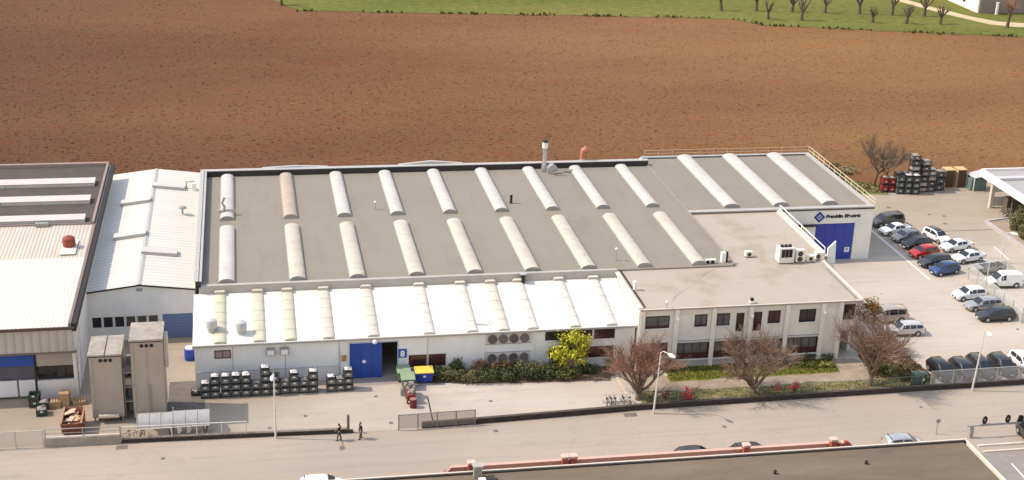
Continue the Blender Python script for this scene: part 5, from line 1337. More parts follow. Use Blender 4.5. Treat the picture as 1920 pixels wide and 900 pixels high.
crate((-21.5, 134.0, .01), "dark green crate standing nearest the road at the left factory", "green crates", grc[0], load_j, 1.0, 1.0, .7, 8)

# rusty skip with waste wood
t = thing("skip", "rusty open skip filled with waste wood by the shorter tower", "skip", (-18, 131, 0))
mb = MB(); x0, x1, y0, y1, h = -19.0, -17.0, 128.6, 132.2, 1.55
rs = M("skip_rust", (.235, .085, .045), .85, .3, 2)
mb.prism([(x0, y0 + .7, .15), (x0, y1 - .5, .15), (x0, y1, h), (x0, y0, h)], (.08, 0, 0)); mb.prism([(x1 - .08, y0 + .7, .15), (x1 - .08, y1 - .5, .15), (x1 - .08, y1, h), (x1 - .08, y0, h)], (.08, 0, 0))
mb.prism([(x0 + .08, y0 + .7, .15), (x1 - .08, y0 + .7, .15), (x1 - .08, y0, h), (x0 + .08, y0, h)], (0, .08, 0)); mb.prism([(x0 + .08, y1 - .58, .15), (x1 - .08, y1 - .58, .15), (x1 - .08, y1 - .08, h), (x0 + .08, y1 - .08, h)], (0, .08, 0))
mb.box(x0 + .08, x1 - .08, y0 + .7, y1 - .6, .1, .18)
fixnormals(mb.build("tub", rs, t))
mb = MB(); mb.box(x0 - .06, x0 + .12, y0, y1, h + .002, h + .1); mb.box(x1 - .12, x1 + .06, y0, y1, h + .002, h + .1); mb.build("rim", M("rim_rust", (.36, .20, .14), .8, .2, 2), t)
t = thing("waste_wood", "heap of broken boards lying in the rusty skip", "wood heap", (-18, 131, .2))
mb = MB()
for k in range(46): mb.obox((rng.uniform(-18.6, -17.4), rng.uniform(129.5, 131.3), .2 + rng.random() * 1.0), rng.uniform(.3, 1.3), rng.uniform(.08, .3), rng.uniform(.05, .3), rng.uniform(0, 180))
tag(t, kind=None); mb.build("boards", M("waste_boards", (.46, .30, .18), .85, .35, 2), t)
for k in range(5):
    b_ = MB(); b_.obox((rng.uniform(-18.6, -17.4), rng.uniform(129.8, 131.8), 1.1 + .1 * k), rng.uniform(.9, 1.3), .5, .06, rng.uniform(0, 180)); b_.build("panel", M("waste_panel", (.60, .45, .32), .8, .15, 2), t)

# bike shelter with curved clear roof
t = thing("bike_shelter", "long bike shelter with curved translucent roof behind the railing", "shelter", (-8, 128.5, 0))
ac = seethrough("clear_acrylic", (.40, .39, .38), .90, .25)
for (x0, x1, dz) in ((-11.6, -8.25, 0), (-8.2, -4.6, .08)):
    mb = MB(); P = []; n = 14
    for i, x in enumerate((x0, x1)):
        for k in range(n + 1):
            a = R(165 - 150 * k / n); P.append((x, 128.65 + 1.25 * math.cos(a), .85 + dz + 1.3 * math.sin(a)))
    mb.add(P, [(k, k + 1, n + 2 + k, n + 1 + k) for k in range(n)]); rp = mb.build("roof_sheet", ac, t, True)
    hb = MB()
    for j in range(4):
        x = x0 + (x1 - x0) * j / 3
        hb.tube([(x, P[k][1], P[k][2] + .03) for k in range(n + 1)], .035, 5)
    hb.build("hoop", cop, rp)
for x in (-11.5, -8.2, -4.7): MB().box(x - .06, x + .06, 129.7, 129.85, 0, 2.15).build("post", greym, t)
mb = MB(); mb.tube([(-11.6, 127.42, 1.16), (-4.6, 127.42, 1.22)], .04, 5); mb.build("front_rail", rail_m, t)

def wheel_ring(mb, c, r, th=.035, n=16, ax='y'):
    pts = []
    for i in range(n + 1):
        a = 2 * math.pi * i / n; pts.append((c[0] + r * math.cos(a), c[1], c[2] + r * math.sin(a)))
    mb.tube(pts, th, 5, cap=False)
def bicycle(x, y, rz, label, m_):
    t = thing("bicycle", label, "bicycle", (x, y, .012), rz, "bicycles by the railing", local=True)
    for wx in (-.52, .52):
        mb = MB(); wheel_ring(mb, (wx, 0, .36), .34, .03); mb.tube([(wx - .3, 0, .36), (wx + .3, 0, .36)], .01, 4); mb.tube([(wx, 0, .06), (wx, 0, .66)], .01, 4); mb.build("wheel", tyre, t)
    mb = MB(); mb.tube([(-.52, 0, .36), (-.1, 0, .3), (-.22, 0, .85), (.36, 0, .88), (-.1, 0, .3)], .03, 5); mb.tube([(.52, 0, .36), (.36, 0, .95)], .028, 5); mb.build("frame", m_, t)
    mb = MB(); mb.obox((-.24, 0, .87), .3, .14, .08); mb.build("saddle", black, t); mb = MB(); mb.tube([(.3, -.28, 1.0), (.36, 0, .97), (.3, .28, 1.0)], .025, 5); mb.build("handlebar", steel, t)
def scooter(x, y, rz, label, m_):
    t = thing("scooter", label, "scooter", (x, y, .012), rz, "scooters under the shelter", local=True)
    for wx in (-.6, .6):
        mb = MB(); mb.lathe((wx, 0, .27), [(.17, -.07), (.27, -.06), (.27, .06), (.17, .07)], 14, 'y'); mb.build("wheel", tyre, t)
    mb = MB(); mb.prism([(-.85, -.17, .45), (-.35, -.17, .3), (-.15, -.17, .32), (-.15, -.17, .72), (-.85, -.17, .82)], (0, .34, 0)); mb.box(-.15, .3, -.14, .14, .25, .33); fixnormals(mb.build("body", m_, t))
    mb = MB(); mb.prism([(.3, -.2, .3), (.45, -.2, .35), (.42, -.2, .95), (.32, -.2, .98)], (0, .4, 0)); mb.box(.45, .8, -.08, .08, .5, .6); fixnormals(mb.build("leg_shield", m_, t))
    mb = MB(); mb.prism([(-.95, -.15, .83), (-.15, -.15, .74), (-.12, -.15, .80), (-.5, -.15, .92), (-.95, -.15, .93)], (0, .3, 0)); fixnormals(mb.build("seat", black, t))
    mb = MB(); mb.tube([(.28, -.33, 1.06), (.36, 0, 1.02), (.28, .33, 1.06)], .03, 5); mb.tube([(.6, 0, .3), (.36, 0, 1.02)], .035, 5); mb.build("handlebar", steel, t)
    mb = MB(); mb.lathe((.48, .02, .96), [(.1, -.09), (.12, 0), (.1, .05)], 10, 'y'); mb.build("headlamp", lampm, t)
bicycle(-12.2, 127.75, 8, "rusty bicycle leaning beyond the railing, left of the scooters", M("bike_rust", (.22, .10, .06), .6, .2, 3))
bicycle(-11.2, 127.95, 75, "dark bicycle parked end on beside the rusty bicycle", trim_dark)
scooter(-8.35, 128.1, 262, "black scooter at the left end under the clear shelter", black)
scooter(-7.5, 128.1, 262, "white and black scooter in the middle under the clear shelter", white)
scooter(-6.6, 128.1, 265, "white scooter right of the middle under the clear shelter", M("scooter_cream", (.66, .62, .56), .4, .08, 2))
scooter(-5.0, 128.1, 265, "dark scooter at the right end under the clear shelter", M("scooter_dark", (.05, .045, .06), .4, .1, 2))

# bicycle rack with jumbled bikes near the left garden tree
t = thing("bike_rack", "pale tubular bicycle rack at the corner of the garden", "bicycle rack", (38, 128.6, 0))
mb = MB()
for k in range(7): x = 36.5 + k * .46; mb.tube([(x, 128.3, 0), (x, 128.3, .75), (x, 129.6, .75), (x, 129.6, 0)], .035, 5)
mb.tube([(36.4, 128.3, .1), (39.4, 128.3, .1)], .04, 5); mb.tube([(36.4, 129.6, .1), (39.4, 129.6, .1)], .04, 5)
mb.build("rack", M("rack_grey", (.55, .53, .50), .5, .1, 2), t)
gr_b = M("bike_green", (.10, .13, .10), .5, .1, 2)
for k, (x, lab) in enumerate(((36.7, "grey bicycle at the left end of the pale rack"), (37.6, "silver bicycle in the middle of the pale rack"), (38.5, "black bicycle near the right end of the pale rack"), (37.15, "dull green bicycle second from the left in the pale rack"), (39.1, "white bicycle at the right end of the pale rack"))):
    bicycle(x, 129.0, 80 + 4 * k, lab, (greym, steel, black, gr_b, white)[k])

# small dark green shed by the fence
t = thing("utility_cabinet", "dark green cabinet standing at the left end of the grey mesh fence", "cabinet", (72.5, 129.0, 0))
mb = MB(); mb.box(71.7, 73.1, 128.75, 129.55, 0, 1.65); mb.build("case", M("cabinet_green", (.045, .085, .065), .6, .15, 2), t); MB().box(71.6, 73.2, 128.65, 129.65, 1.65, 1.75).build("lid", M("cabinet_lid", (.09, .13, .10), .6, .15, 2), t); MB().box(72.7, 72.9, 128.72, 128.745, .9, 1.2).build("notice", platem, t)

# ---- storage piles at the back of the yard
redc = M("red_crate", (.34, .035, .025), .5, .15, 2); greyc = M("stack_grey", (.13, .14, .13), .6, .15, 2)
for lv in range(3):
    for i in range(3):
        crate((99.55 + i * 1.15, 192.3 - i * .25, .01 + lv * .95), f"grey open crate, {['bottom', 'middle', 'top'][lv]} layer, {['left', 'middle', 'right'][i]} column beside the red crates", "grey crates at the back of the yard", greyc, load_w if rng.random() < .4 else None, 1.1, 1.1, .94)
for lv in range(2):
    for i in range(2):
        crate((97.5 + i * 1.05, 193.3 - .25 * i, .01 + (lv + (0 if i else 1)) * .9 * 1.0) if False else (97.5 + i * 1.05, 193.3 - .25 * i, .01 + lv * 1.2), f"red crate, {['lower', 'upper'][lv]} {['left', 'right'][i]} of four near the bare yard tree", "red crates at the back of the yard", redc, load_j if lv else None, 1.0, 1.0, 1.18)
for i in range(2):
    crate((99.9 + i * 1.1, 193.8, .01), f"brown scrap crate, {['left', 'right'][i]} of two behind the grey crates", "scrap crates at the back of the yard", wood2, load_j, 1.0, 1.0, 2.9)
junk = [M("junk_%d" % i, c_, .7, .35, 3) for i, c_ in enumerate([(.09, .085, .09), (.30, .24, .22), (.16, .13, .14), (.40, .34, .33), (.12, .10, .09)])]
levels = ["bottom", "second", "third", "fourth", "fifth", "sixth", "top"]
for col, (x, y, n) in enumerate(((102.2, 192.9, 7), (103.6, 192.7, 6), (104.9, 192.9, 4))):
    for lv in range(n):
        crate((x - lv * .05 * (1 if col == 0 else 0) + rng.uniform(-.06, .06), y + rng.uniform(-.1, .1), .01 + lv * .86), f"stacked scrap cage, {levels[lv] if lv < n - 1 else 'top'} level of the {['left', 'middle', 'right'][col]} tall pile", "scrap cages in the tall pile", junk[(lv * 2 + col) % 5], load_w if (lv + col) % 2 else load_j, 1.3, 1.2, .82, rng.uniform(-8, 8))
for lv in range(3):
    crate((106.6 + rng.uniform(-.1, .1), 193.4, .01 + lv * 1.05), f"black metal box, {['bottom', 'middle', 'top'][lv]} of the dark stack beside the tall pile", "black boxes at the back of the yard", junk[0], load_j if lv == 2 else None, 1.6, 1.3, 1.03, rng.uniform(-5, 5))
yw = M("yellowish_wood", (.56, .38, .19), .85, .15, 2)
def woodstack(x, y, label):
    t = thing("timber_stack", label, "timber stack", (x, y, 0), group="wrapped timber stacks")
    mb = MB()
    for k in range(17): mb.box(x - .7, x + .7, y - .8, y + .8, .05 + k * .16, .05 + k * .16 + .12)
    mb.build("boards", M("dark_board_ends", (.13, .08, .05), .9, .3, 4), t)
    mb = MB(); mb.box(x - .78, x - .71, y - .85, y + .85, 0, 2.85); mb.box(x - .78, x + .78, y - .85, y + .9, 2.80, 2.92); mb.build("cover", yw, t)
woodstack(108.9, 194.9, "left timber stack with pale yellow cover at the back of the yard")
woodstack(110.9, 194.9, "right timber stack with pale yellow cover at the back of the yard")
t = thing("gas_cage", "blue gas bottle cage beside the right timber stack", "cage", (112.7, 195.0, 0))
for k in range(4):
    f = MB(); f.lathe((112.1 + (k % 2) * .45, 194.8 + (k // 2) * .5, 0), [(.2, 0), (.2, 1.5), (.08, 1.75)], 10); f.build("bottle", M("bottle_blue", (.05, .12, .24), .5, .15, 2), t, True)
mb = MB(); mb.box(111.8, 112.9, 194.5, 195.6, 1.0, 1.06); mb.build("frame", trim_dark, t)
t = thing("yellow_bin", "small bright yellow lidded bin at the end of the timber stacks", "bin", (113.6, 195.4, 0))
f = MB(); f.lathe((113.6, 195.4, 0), [(.4, 0), (.5, 1.3)], 12); f.build("body", M("bin_teal", (.07, .18, .20), .5, .15, 2), t, True); f = MB(); f.lathe((113.6, 195.4, 1.3), [(.55, 0), (.5, .35), (.1, .5)], 12); f.build("lid", M("bin_lime", (.55, .58, .10), .5, .1, 2), t, True)
# planter kerb at the right
t = thing("planter", "grey raised planter kerb below the conical shrubs at the right edge", "planter", (107, 170, 0))
mb = MB(); mb.prism([(106.5, 178.2, 0), (106.9, 178.2, 0), (107.1, 160, 0), (106.7, 160, 0)], (0, 0, .5)); mb.prism([(106.9, 178.2, 0), (113, 179.6, 0), (113, 179.2, 0), (106.9, 177.8, 0)], (0, 0, .5)); mb.build("kerb", M("planter_concrete", (.42, .39, .37), .9, .12, 1), t)
mb = MB(); mb.poly([(106.95, 177.8, .35), (107.15, 160, .35), (113, 160, .35), (113, 179.1, .35)]); mb.build("soil", dirtm, t)

# ================================================================== VEGETATION
vr = random.Random(23)
def rdir(d, ang, r=vr):
    """direction d turned by about ang radians"""
    a = d.orthogonal().normalized(); a.rotate(Matrix.Rotation(r.uniform(0, 2 * math.pi), 3, d))
    q = d.copy(); q.rotate(Matrix.Rotation(ang, 3, a)); return q.normalized()
def limb(mb, p, d, length, r0, r1, n=4, wob=.12, up=.0, sides=6, r=vr):
    pts = [p.copy()]; rad = [r0]; dd = d.copy()
    for i in range(1, n + 1):
        dd = (dd + Vector((r.uniform(-wob, wob), r.uniform(-wob, wob), r.uniform(-wob, wob) + up))).normalized()
        p = p + dd * (length / n); pts.append(p.copy()); rad.append(r0 + (r1 - r0) * i / n)
    mb.tube(pts, rad, sides, cap=False)
    return pts, dd
def bare_tree(x, y, label, h=8.5, ub=.42, stems=5, name="bare_tree", seed=1, density=1.0, mt_t=bark, mt_c=twigm, group=None, trunk_h=1.4, r_=.30, tl=(.25, .95)):
    r = random.Random(seed)
    t = thing(name, label, "tree", (x, y, 0), 0, group, local=True)
    tb = MB(); cb = MB()
    base = Vector((0, 0, 0))
    pts, d = limb(tb, Vector((0, 0, -.1)), Vector((0, 0, 1)), trunk_h, r_ * 1.15, r_ * .8, 4, .05, sides=9, r=r)
    top = pts[-1]
    ends = []
    for s in range(stems):
        a = 2 * math.pi * (s + r.uniform(-.3, .3)) / stems
        tilt = r.uniform(*tl)
        d = Vector((math.cos(a) * math.sin(tilt), math.sin(a) * math.sin(tilt), math.cos(tilt)))
        L = h * r.uniform(.26, .36)
        start = pts[r.choice((-1, -2, -1))]
        p2, d2 = limb(tb, start, d, L, r_ * .58, r_ * .34, 5, .14, .10, 6, r)
        for b in range(4):
            f = p2[r.choice((-1, -1, -2, -3))]
            d3 = rdir(d2, r.uniform(.25, .75), r)
            p3, d4 = limb(tb, f, d3, h * r.uniform(.16, .26), r_ * .30, r_ * .14, 4, .16, .09, 5, r)
            ends.append((p3, d4))
            for c_ in range(2):
                p4, d5 = limb(tb, p3[r.choice((-1, -2))], rdir(d4, r.uniform(.3, .8), r), h * r.uniform(.10, .18), r_ * .12, r_ * .06, 3, .18, .05, 4, r)
                ends.append((p4, d5))
    nt_ = int(9.5 * density)
    for pp_, dd in ends:
        for k in range(nt_):
            f = pp_[r.randrange(1, len(pp_))]
            d = rdir(dd, r.uniform(.15, .9), r)
            d = (d + Vector((f.x, f.y, 0)) * (.06) + Vector((0, 0, ub))).normalized()
            L = h * r.uniform(.10, .24)
            q, dq = limb(cb, f, d, L, r.uniform(.020, .030), .009, 3, .18, .03, 3, r)
            for e in range(2):
                limb(cb, q[r.choice((1, 2))], rdir(dq, r.uniform(.4, .9), r), L * r.uniform(.35, .6), .016, .007, 2, .2, .03, 3, r)
    tb.build("trunk", mt_t, t, True, angle=60); cb.build("crown", mt_c, t)
    return t
gT = "bare trees in the office garden"
tw_a = leafmat("twigs_red_brown", [(.19, .10, .065), (.30, .165, .11), (.42, .25, .175)])
tw_b = leafmat("twigs_brown", [(.15, .095, .065), (.26, .165, .115), (.40, .27, .195)])
bare_tree(40.45, 129.9, "bare garden tree with reddish twigs beside the bicycle rack", 8.0, seed=5, stems=9, density=1.2, mt_c=tw_a, group=gT, trunk_h=1.0, r_=.34, tl=(.35, 1.12), ub=.32)
bare_tree(53.5, 129.9, "bare garden tree in front of the middle office windows", 8.6, seed=8, stems=8, density=1.15, mt_c=tw_b, group=gT, trunk_h=.9, r_=.34, tl=(.3, 1.05))
bare_tree(67.2, 130.1, "bare garden tree in front of the blank office corner", 9.2, seed=14, stems=7, density=1.2, mt_c=tw_b, group=gT, trunk_h=1.5, r_=.30)
tw_c = leafmat("twigs_grey_brown", [(.11, .075, .055), (.17, .12, .09), (.25, .18, .135)])
bare_tree(97.2, 196.2, "bare tree with thin spreading twigs behind the red crates", 8.3, seed=22, stems=7, density=.55, mt_c=tw_c, trunk_h=2.6, r_=.20, tl=(.75, 1.2), ub=.08)
bare_tree(98.8, 195.4, "slender bare tree right beside the larger one behind the red crates", 6.2, seed=27, stems=5, density=.45, mt_c=tw_c, trunk_h=2.4, r_=.13, tl=(.5, 1.1), ub=.1)

def pollard(x, y, label, h, seed, lean=0.0, fuzz=False, group="pollarded trees in the meadow"):
    r = random.Random(seed)
    t = thing("pollarded_tree", label, "tree", (x, y, 0), r.uniform(0, 360), group, local=True)
    tb = MB(); cb = MB()
    pts, d = limb(tb, Vector((0, 0, -.1)), Vector((lean, 0, 1)).normalized(), h * .36, .46, .34, 3, .08, sides=8, r=r)
    n = r.randint(5, 7)
    for s in range(n):
        a = 2 * math.pi * (s + r.uniform(-.3, .3)) / n; tilt = r.uniform(.25, .85)
        p2, d2 = limb(tb, pts[-1], Vector((math.cos(a) * math.sin(tilt), math.sin(a) * math.sin(tilt), math.cos(tilt))), h * r.uniform(.38, .6), .20, .15, 4, .16, .14, 6, r)
        tb.lathe(tuple(p2[-1] - Vector((0, 0, .12))), [(.1, -.1), (.24, .05), (.22, .2), (.05, .32)], 7)
        for k in range(26 if fuzz else 9):
            limb(cb, p2[-1] if k % 3 else p2[-2], rdir(d2, r.uniform(.1, 1.0), r), h * r.uniform(.18, .40) * (1.3 if fuzz else .8), .04, .015, 2, .15, .05, 3, r)
    tb.build("trunk", M("pollard_bark", (.115, .09, .075), .95, .3, 3), t, True, angle=60); cb.build("crown", tw_a if fuzz else tw_c, t)
pol = [(115.5, 326.8, 6.2, "leftmost of all"), (124.4, 326.6, 5.2, "second from the left, close behind the third"), (123.9, 316.9, 4.7, "third from the left, nearer the field"), (133.2, 325.1, 5.2, "fourth from the left, close behind the fifth"), (131.9, 315.5, 5.4, "fifth from the left, nearer the field"), (141.2, 323.7, 5.4, "sixth from the left, slender"), (149.7, 322.3, 6.0, "seventh from the left, thick limbed"), (148.8, 312.6, 3.6, "shortest of all, near the field edge"), (157.6, 320.8, 5.6, "ninth from the left, behind the short ones"), (156.9, 311.2, 4.5, "tenth from the left, nearer the field"), (165.6, 319.4, 5.6, "eleventh from the left, slender and leaning"), (165.3, 310.4, 4.7, "twelfth from the left, before the white farmhouse")]
for i, (x, y, h, lab) in enumerate(pol):
    pollard(x, y, f"pollarded meadow tree, {lab}", h, 40 + i, .12 if i in (5, 10) else 0)
pollard(9.2, 335.5, "lone pollarded tree at the border where field meets meadow", 5.5, 71)
pollard(180.6, 306.2, "pollarded tree with a pinkish twig crown by the sandy track", 6.0, 61, 0, True)

def leaves(mb, c, rad, n, size, r, clumps=12, spread=.38, floor=.03, flat_=.0):
    C_ = []
    for k in range(clumps):
        while True:
            v = Vector((r.uniform(-1, 1), r.uniform(-1, 1), r.uniform(-1, 1)))
            if .25 < v.length < 1: break
        v = v.normalized() * (v.length ** .5) * .82
        C_.append((v, r.uniform(.6, 1.25)))
    for i in range(n):
        cv, cs = r.choice(C_)
        v = cv + Vector((r.gauss(0, 1), r.gauss(0, 1), r.gauss(0, 1))) * spread * cs * .55
        p = Vector((c[0] + v.x * rad[0], c[1] + v.y * rad[1], c[2] + v.z * rad[2]))
        if p.z < floor: p.z = floor + r.random() * .15
        s = size * r.uniform(.6, 1.3)
        nrm = (v.normalized() * .6 + Vector((r.uniform(-1, 1), r.uniform(-1, 1), r.uniform(-.3, 1)))).normalized()
        u = nrm.orthogonal().normalized(); u.rotate(Matrix.Rotation(r.uniform(0, 6.28), 3, nrm)); w = nrm.cross(u)
        mb.add([p - u * s * .5, p + w * s * .32 , p + u * s * .5, p - w * s * .32], [(0, 1, 2, 3)])
def shrub(x, y, rad, label, mat, n=500, size=.22, seed=1, name="shrub", cat="shrub", group=None, clumps=12, stems=5, z=None, spread=.38):
    r = random.Random(seed)
    t = thing(name, label, cat, (x, y, 0), 0, group, local=True)
    mb = MB(); leaves(mb, (0, 0, z if z is not None else rad[2] * .95), rad, n, size, r, clumps, spread); mb.build("foliage", mat, t)
    st = MB()
    for k in range(stems):
        a = r.uniform(0, 6.28); limb(st, Vector((.08 * math.cos(a), .08 * math.sin(a), -.05)), Vector((math.cos(a) * .4, math.sin(a) * .4, 1)).normalized(), rad[2] * 1.5, .05, .015, 3, .15, 0, 4, r)
    st.build("stem", bark, t)
    return t
dk = leafmat("dark_green_leaves", [(.020, .030, .012), (.055, .070, .022), (.11, .125, .045), (.035, .045, .018)])
ol = leafmat("olive_leaves", [(.050, .050, .018), (.12, .115, .040), (.20, .19, .085), (.08, .075, .03)])
rd = leafmat("russet_leaves", [(.13, .055, .03), (.22, .11, .06), (.16, .12, .045), (.09, .05, .03)])
yg = leafmat("yellow_green_leaves", [(.16, .18, .018), (.42, .39, .028), (.60, .55, .05), (.28, .28, .025)])
rdb = leafmat("scarlet_leaves", [(.45, .03, .03), (.68, .07, .065), (.72, .12, .11), (.38, .03, .03)])
oc = leafmat("ochre_leaves", [(.20, .075, .012), (.34, .14, .025), (.16, .11, .025), (.07, .065, .018)])
gr = leafmat("green_leaves", [(.045, .065, .016), (.105, .125, .032), (.18, .19, .05), (.07, .085, .022)])
# hedge along the annex wall
gH = "shrubs along the annex wall"
hx = [(19.6, 137.2, 1.2, 1.0, .75, dk, "dark shrub at the left end of the annex border, beside the blue container"), (21.2, 136.7, 1.3, 1.0, .80, ol, "olive shrub second from the left in the annex border"), (21.9, 137.7, .8, .6, 1.25, dk, "upright dark shrub against the annex wall right of the window"), (23.1, 136.4, 1.25, 1.0, .75, ol, "olive shrub third in front of the annex wall"), (24.3, 137.6, .9, .7, 1.35, rd, "tall russet shrub by the left edge of the fan panels"), (25.2, 136.2, 1.3, 1.0, .72, dk, "dark green shrub below the left fans"), (26.6, 137.3, 1.0, .8, 1.15, rd, "russet brown shrub below the second lower fan"), (27.3, 136.0, 1.2, 1.0, .75, dk, "dark shrub in the front of the border below the fans"), (28.6, 137.2, .9, .7, 1.2, ol, "olive shrub below the third lower fan"), (29.5, 135.9, 1.2, 1.0, .75, dk, "dark green shrub below the right fans"), (30.7, 136.9, 1.0, .9, 1.3, ol, "tall conical olive shrub by the downpipe"), (31.9, 135.9, 1.3, 1.0, .8, dk, "dark shrub left of the yellow green tree, at the front"), (33.0, 137.3, 1.2, .8, .9, dk, "dark low shrub behind the yellow green tree"), (33.9, 135.6, 1.3, .9, .75, gr, "green shrub at the foot of the yellow green tree"), (36.3, 136.9, 1.4, .9, .55, dk, "low dark ground shrub right of the yellow green tree")]
for i, (x, y, rx, ry, rz, mt_, lab) in enumerate(hx):
    shrub(x, y, (rx * 1.12, ry * 1.1, rz if rz < .9 else .62 + rz * .3), lab, mt_, 1250, .20, 100 + i, group=gH, clumps=18)
shrub(32.5, 137.6, (.7, .5, 1.6), "dark red twiggy shrub left of the yellow green tree", rd, 160, .2, 131, group=gH)
# yellow green tree
t = shrub(34.3, 136.7, (2.5, 1.8, 2.35), "bright yellow green leafy tree before the annex windows", yg, 2700, .30, 140, "small_tree", "tree", None, 30, 9, 3.1, .26)
shrub(39.0, 137.3, (.8, .6, .9), "small dark shrub under the right annex windows", dk, 220, .2, 141, group=gH)
# garden
gG = "scarlet bushes in the office garden"
shrub(45.8, 129.3, (.75, .6, .8), "bright scarlet bush, right of the pair beside the leftmost bare tree", rdb, 420, .2, 150, "red_bush", "bush", gG, 9, 7)
shrub(43.3, 129.6, (.55, .45, .7), "small dull red bush, left of the pair beside the leftmost bare tree", leafmat("dull_red_leaves", [(.16, .025, .022), (.30, .06, .05), (.12, .04, .03)]), 150, .18, 151, "red_bush", "bush", gG, 7, 7)
shrub(55.8, 129.4, (.6, .45, .7), "thin red bush right beside the middle bare tree", leafmat("mid_red_leaves", [(.40, .05, .04), (.54, .10, .08), (.28, .05, .04)]), 170, .18, 152, "red_bush", "bush", gG, 7, 7)
shrub(58.0, 129.6, (.7, .55, .75), "scarlet bush farthest right in the garden", rdb, 330, .2, 153, "red_bush", "bush", gG, 9, 7)
shrub(46.0, 136.4, (1.0, .8, .8), "dark rounded shrub at the left end of the lawn", dk, 420, .2, 154, group="shrubs around the lawn")
shrub(42.8, 136.0, (1.0, .8, .7), "brown green shrub under the first office window", ol, 320, .2, 155, group="shrubs around the lawn")
shrub(62.2, 136.7, (1.4, .45, .55), "dark low shrub under the right end of the office windows", dk, 420, .18, 156, group="shrubs around the lawn")
shrub(64.7, 136.6, (1.0, .5, .55), "dark low shrub before the blank office bay", dk, 340, .18, 157, group="shrubs around the lawn")
shrub(61.8, 135.3, (1.3, .8, .45), "light green low plant at the right end of the lawn", gr, 420, .18, 158, group="shrubs around the lawn")
shrub(64.2, 135.2, (1.1, .6, .4), "yellowish low plant at the right corner of the lawn", leafmat("lime_leaves", [(.13, .15, .03), (.25, .26, .06), (.36, .36, .12)]), 300, .18, 159, group="shrubs around the lawn")
shrub(69.9, 138.3, (1.7, 1.5, 1.6), "ochre and green rounded shrub at the right corner of the office", oc, 1300, .24, 160, "ochre_tree", "tree", None, 24, 7, 5.6, .36)
gS = "shrubs in the bed by the car park"
shrub(73.0, 138.6, (2.4, 2.0, .85), "wide spreading juniper like shrub beside the silver estate car", gr, 1500, .25, 161, group=gS, clumps=26)
shrub(70.8, 137.0, (1.6, 1.3, 1.0), "brown green shrub behind the right bare tree", rd, 700, .22, 162, group=gS)
shrub(70.5, 132.7, (1.7, 1.2, .8), "green shrub between the right bare tree and the cabinet", gr, 900, .22, 163, group=gS)
shrub(73.3, 133.6, (1.5, 1.3, .5), "low brownish ground cover shrub before the wide spreading one", rd, 600, .2, 164, group=gS)
shrub(72.4, 131.0, (1.6, .8, .7), "green shrub just behind the dark green cabinet", dk, 700, .22, 165, group=gS)
shrub(68.9, 133.9, (1.1, .9, .7), "russet shrub right of the right bare tree trunk", rd, 420, .2, 166, group=gS)
shrub(74.8, 130.6, (.9, .7, .5), "small pale green plant by the first black car", gr, 260, .18, 167, group=gS)
shrub(89.2, 130.6, (.9, .6, .6), "green plant at the fence before the white roadside car", gr, 260, .2, 168, group=gS)
# right edge
gK = "conical shrubs in the planter"
for i, (x, y, h, lab) in enumerate(((109.2, 174.2, 1.9, "largest conical shrub at the right end of the planter"), (108.6, 171.0, 1.5, "shorter conical shrub nearest the street lamp in the planter"), (111.5, 176.8, 1.6, "conical shrub at the back of the planter, half behind the largest"))):
    shrub(x, y, (1.15, 1.1, h), lab, ol if i != 1 else gr, 1100, .24, 170 + i, "conical_shrub", "shrub", gK, 22)
shrub(110.8, 179.8, (1.2, .9, .8), "pale weathered shrub before the open shed", leafmat("pale_leaves", [(.30, .27, .20), (.16, .16, .10), (.42, .38, .30)]), 380, .22, 175)
gY = "shrubs in the rough grass"
for i, (x, y, rx, rz, mt_, lab) in enumerate(((86.8, 198.5, 1.6, .9, ol, "olive shrub behind the yellowed roof rail, farthest left"), (89.5, 201.0, 1.8, .9, dk, "dark shrub in the rough grass behind the yellowed rail"), (92.0, 199.6, 1.5, .8, gr, "green shrub in the rough grass left of the bare tree"), (88.5, 194.8, 1.5, .8, dk, "dark shrub closest to the hall corner"), (93.2, 204.2, 1.7, .8, rd, "dry brown shrub at the field edge left of the bare tree"), (95.8, 202.5, 1.3, .7, leafmat("dry_leaves", [(.26, .21, .12), (.36, .31, .20), (.16, .15, .07)]), "pale dry shrub right behind the bare tree"))):
    shrub(x, y, (rx, 1.1, rz), lab, mt_, 560, .26, 180 + i, group=gY)

# grass and ground cover (countless: stuff)
def tufts(name, poly, n, h, mat, seed, z=.015):
    r = random.Random(seed); mb = MB()
    xs = [p[0] for p in poly]; ys = [p[1] for p in poly]
    def inside(x, y):
        c = False
        for i in range(len(poly)):
            (x0, y0), (x1, y1) = poly[i], poly[i - 1]
            if (y0 > y) != (y1 > y) and x < (x1 - x0) * (y - y0) / (y1 - y0) + x0: c = not c
        return c
    k = 0
    while k < n:
        x, y = r.uniform(min(xs), max(xs)), r.uniform(min(ys), max(ys))
        if not inside(x, y): continue
        k += 1
        for b_ in range(3):
            a = r.uniform(0, 6.28); hh = h * r.uniform(.5, 1.3); w_ = h * .35
            dx, dy = math.cos(a), math.sin(a)
            mb.add([(x - dx * w_, y - dy * w_, z), (x + dx * w_, y + dy * w_, z), (x + r.uniform(-h, h) * .6, y + r.uniform(-h, h) * .6, z + hh)], [(0, 1, 2)])
    o = mb.build(name, mat)
    return tag(o, kind="stuff")
lg = leafmat("lawn_blades", [(.065, .075, .016), (.125, .13, .028), (.22, .20, .05), (.09, .10, .022)])
vg = leafmat("verge_blades", [(.07, .075, .024), (.13, .13, .042), (.30, .24, .14), (.10, .10, .035)])
tag(tufts("grass", [(45.3, 133.7), (65.2, 133.8), (65.4, 137.0), (45.2, 137.0)], 2600, .14, lg, 1), "short bright green grass of the office lawn", "grass")
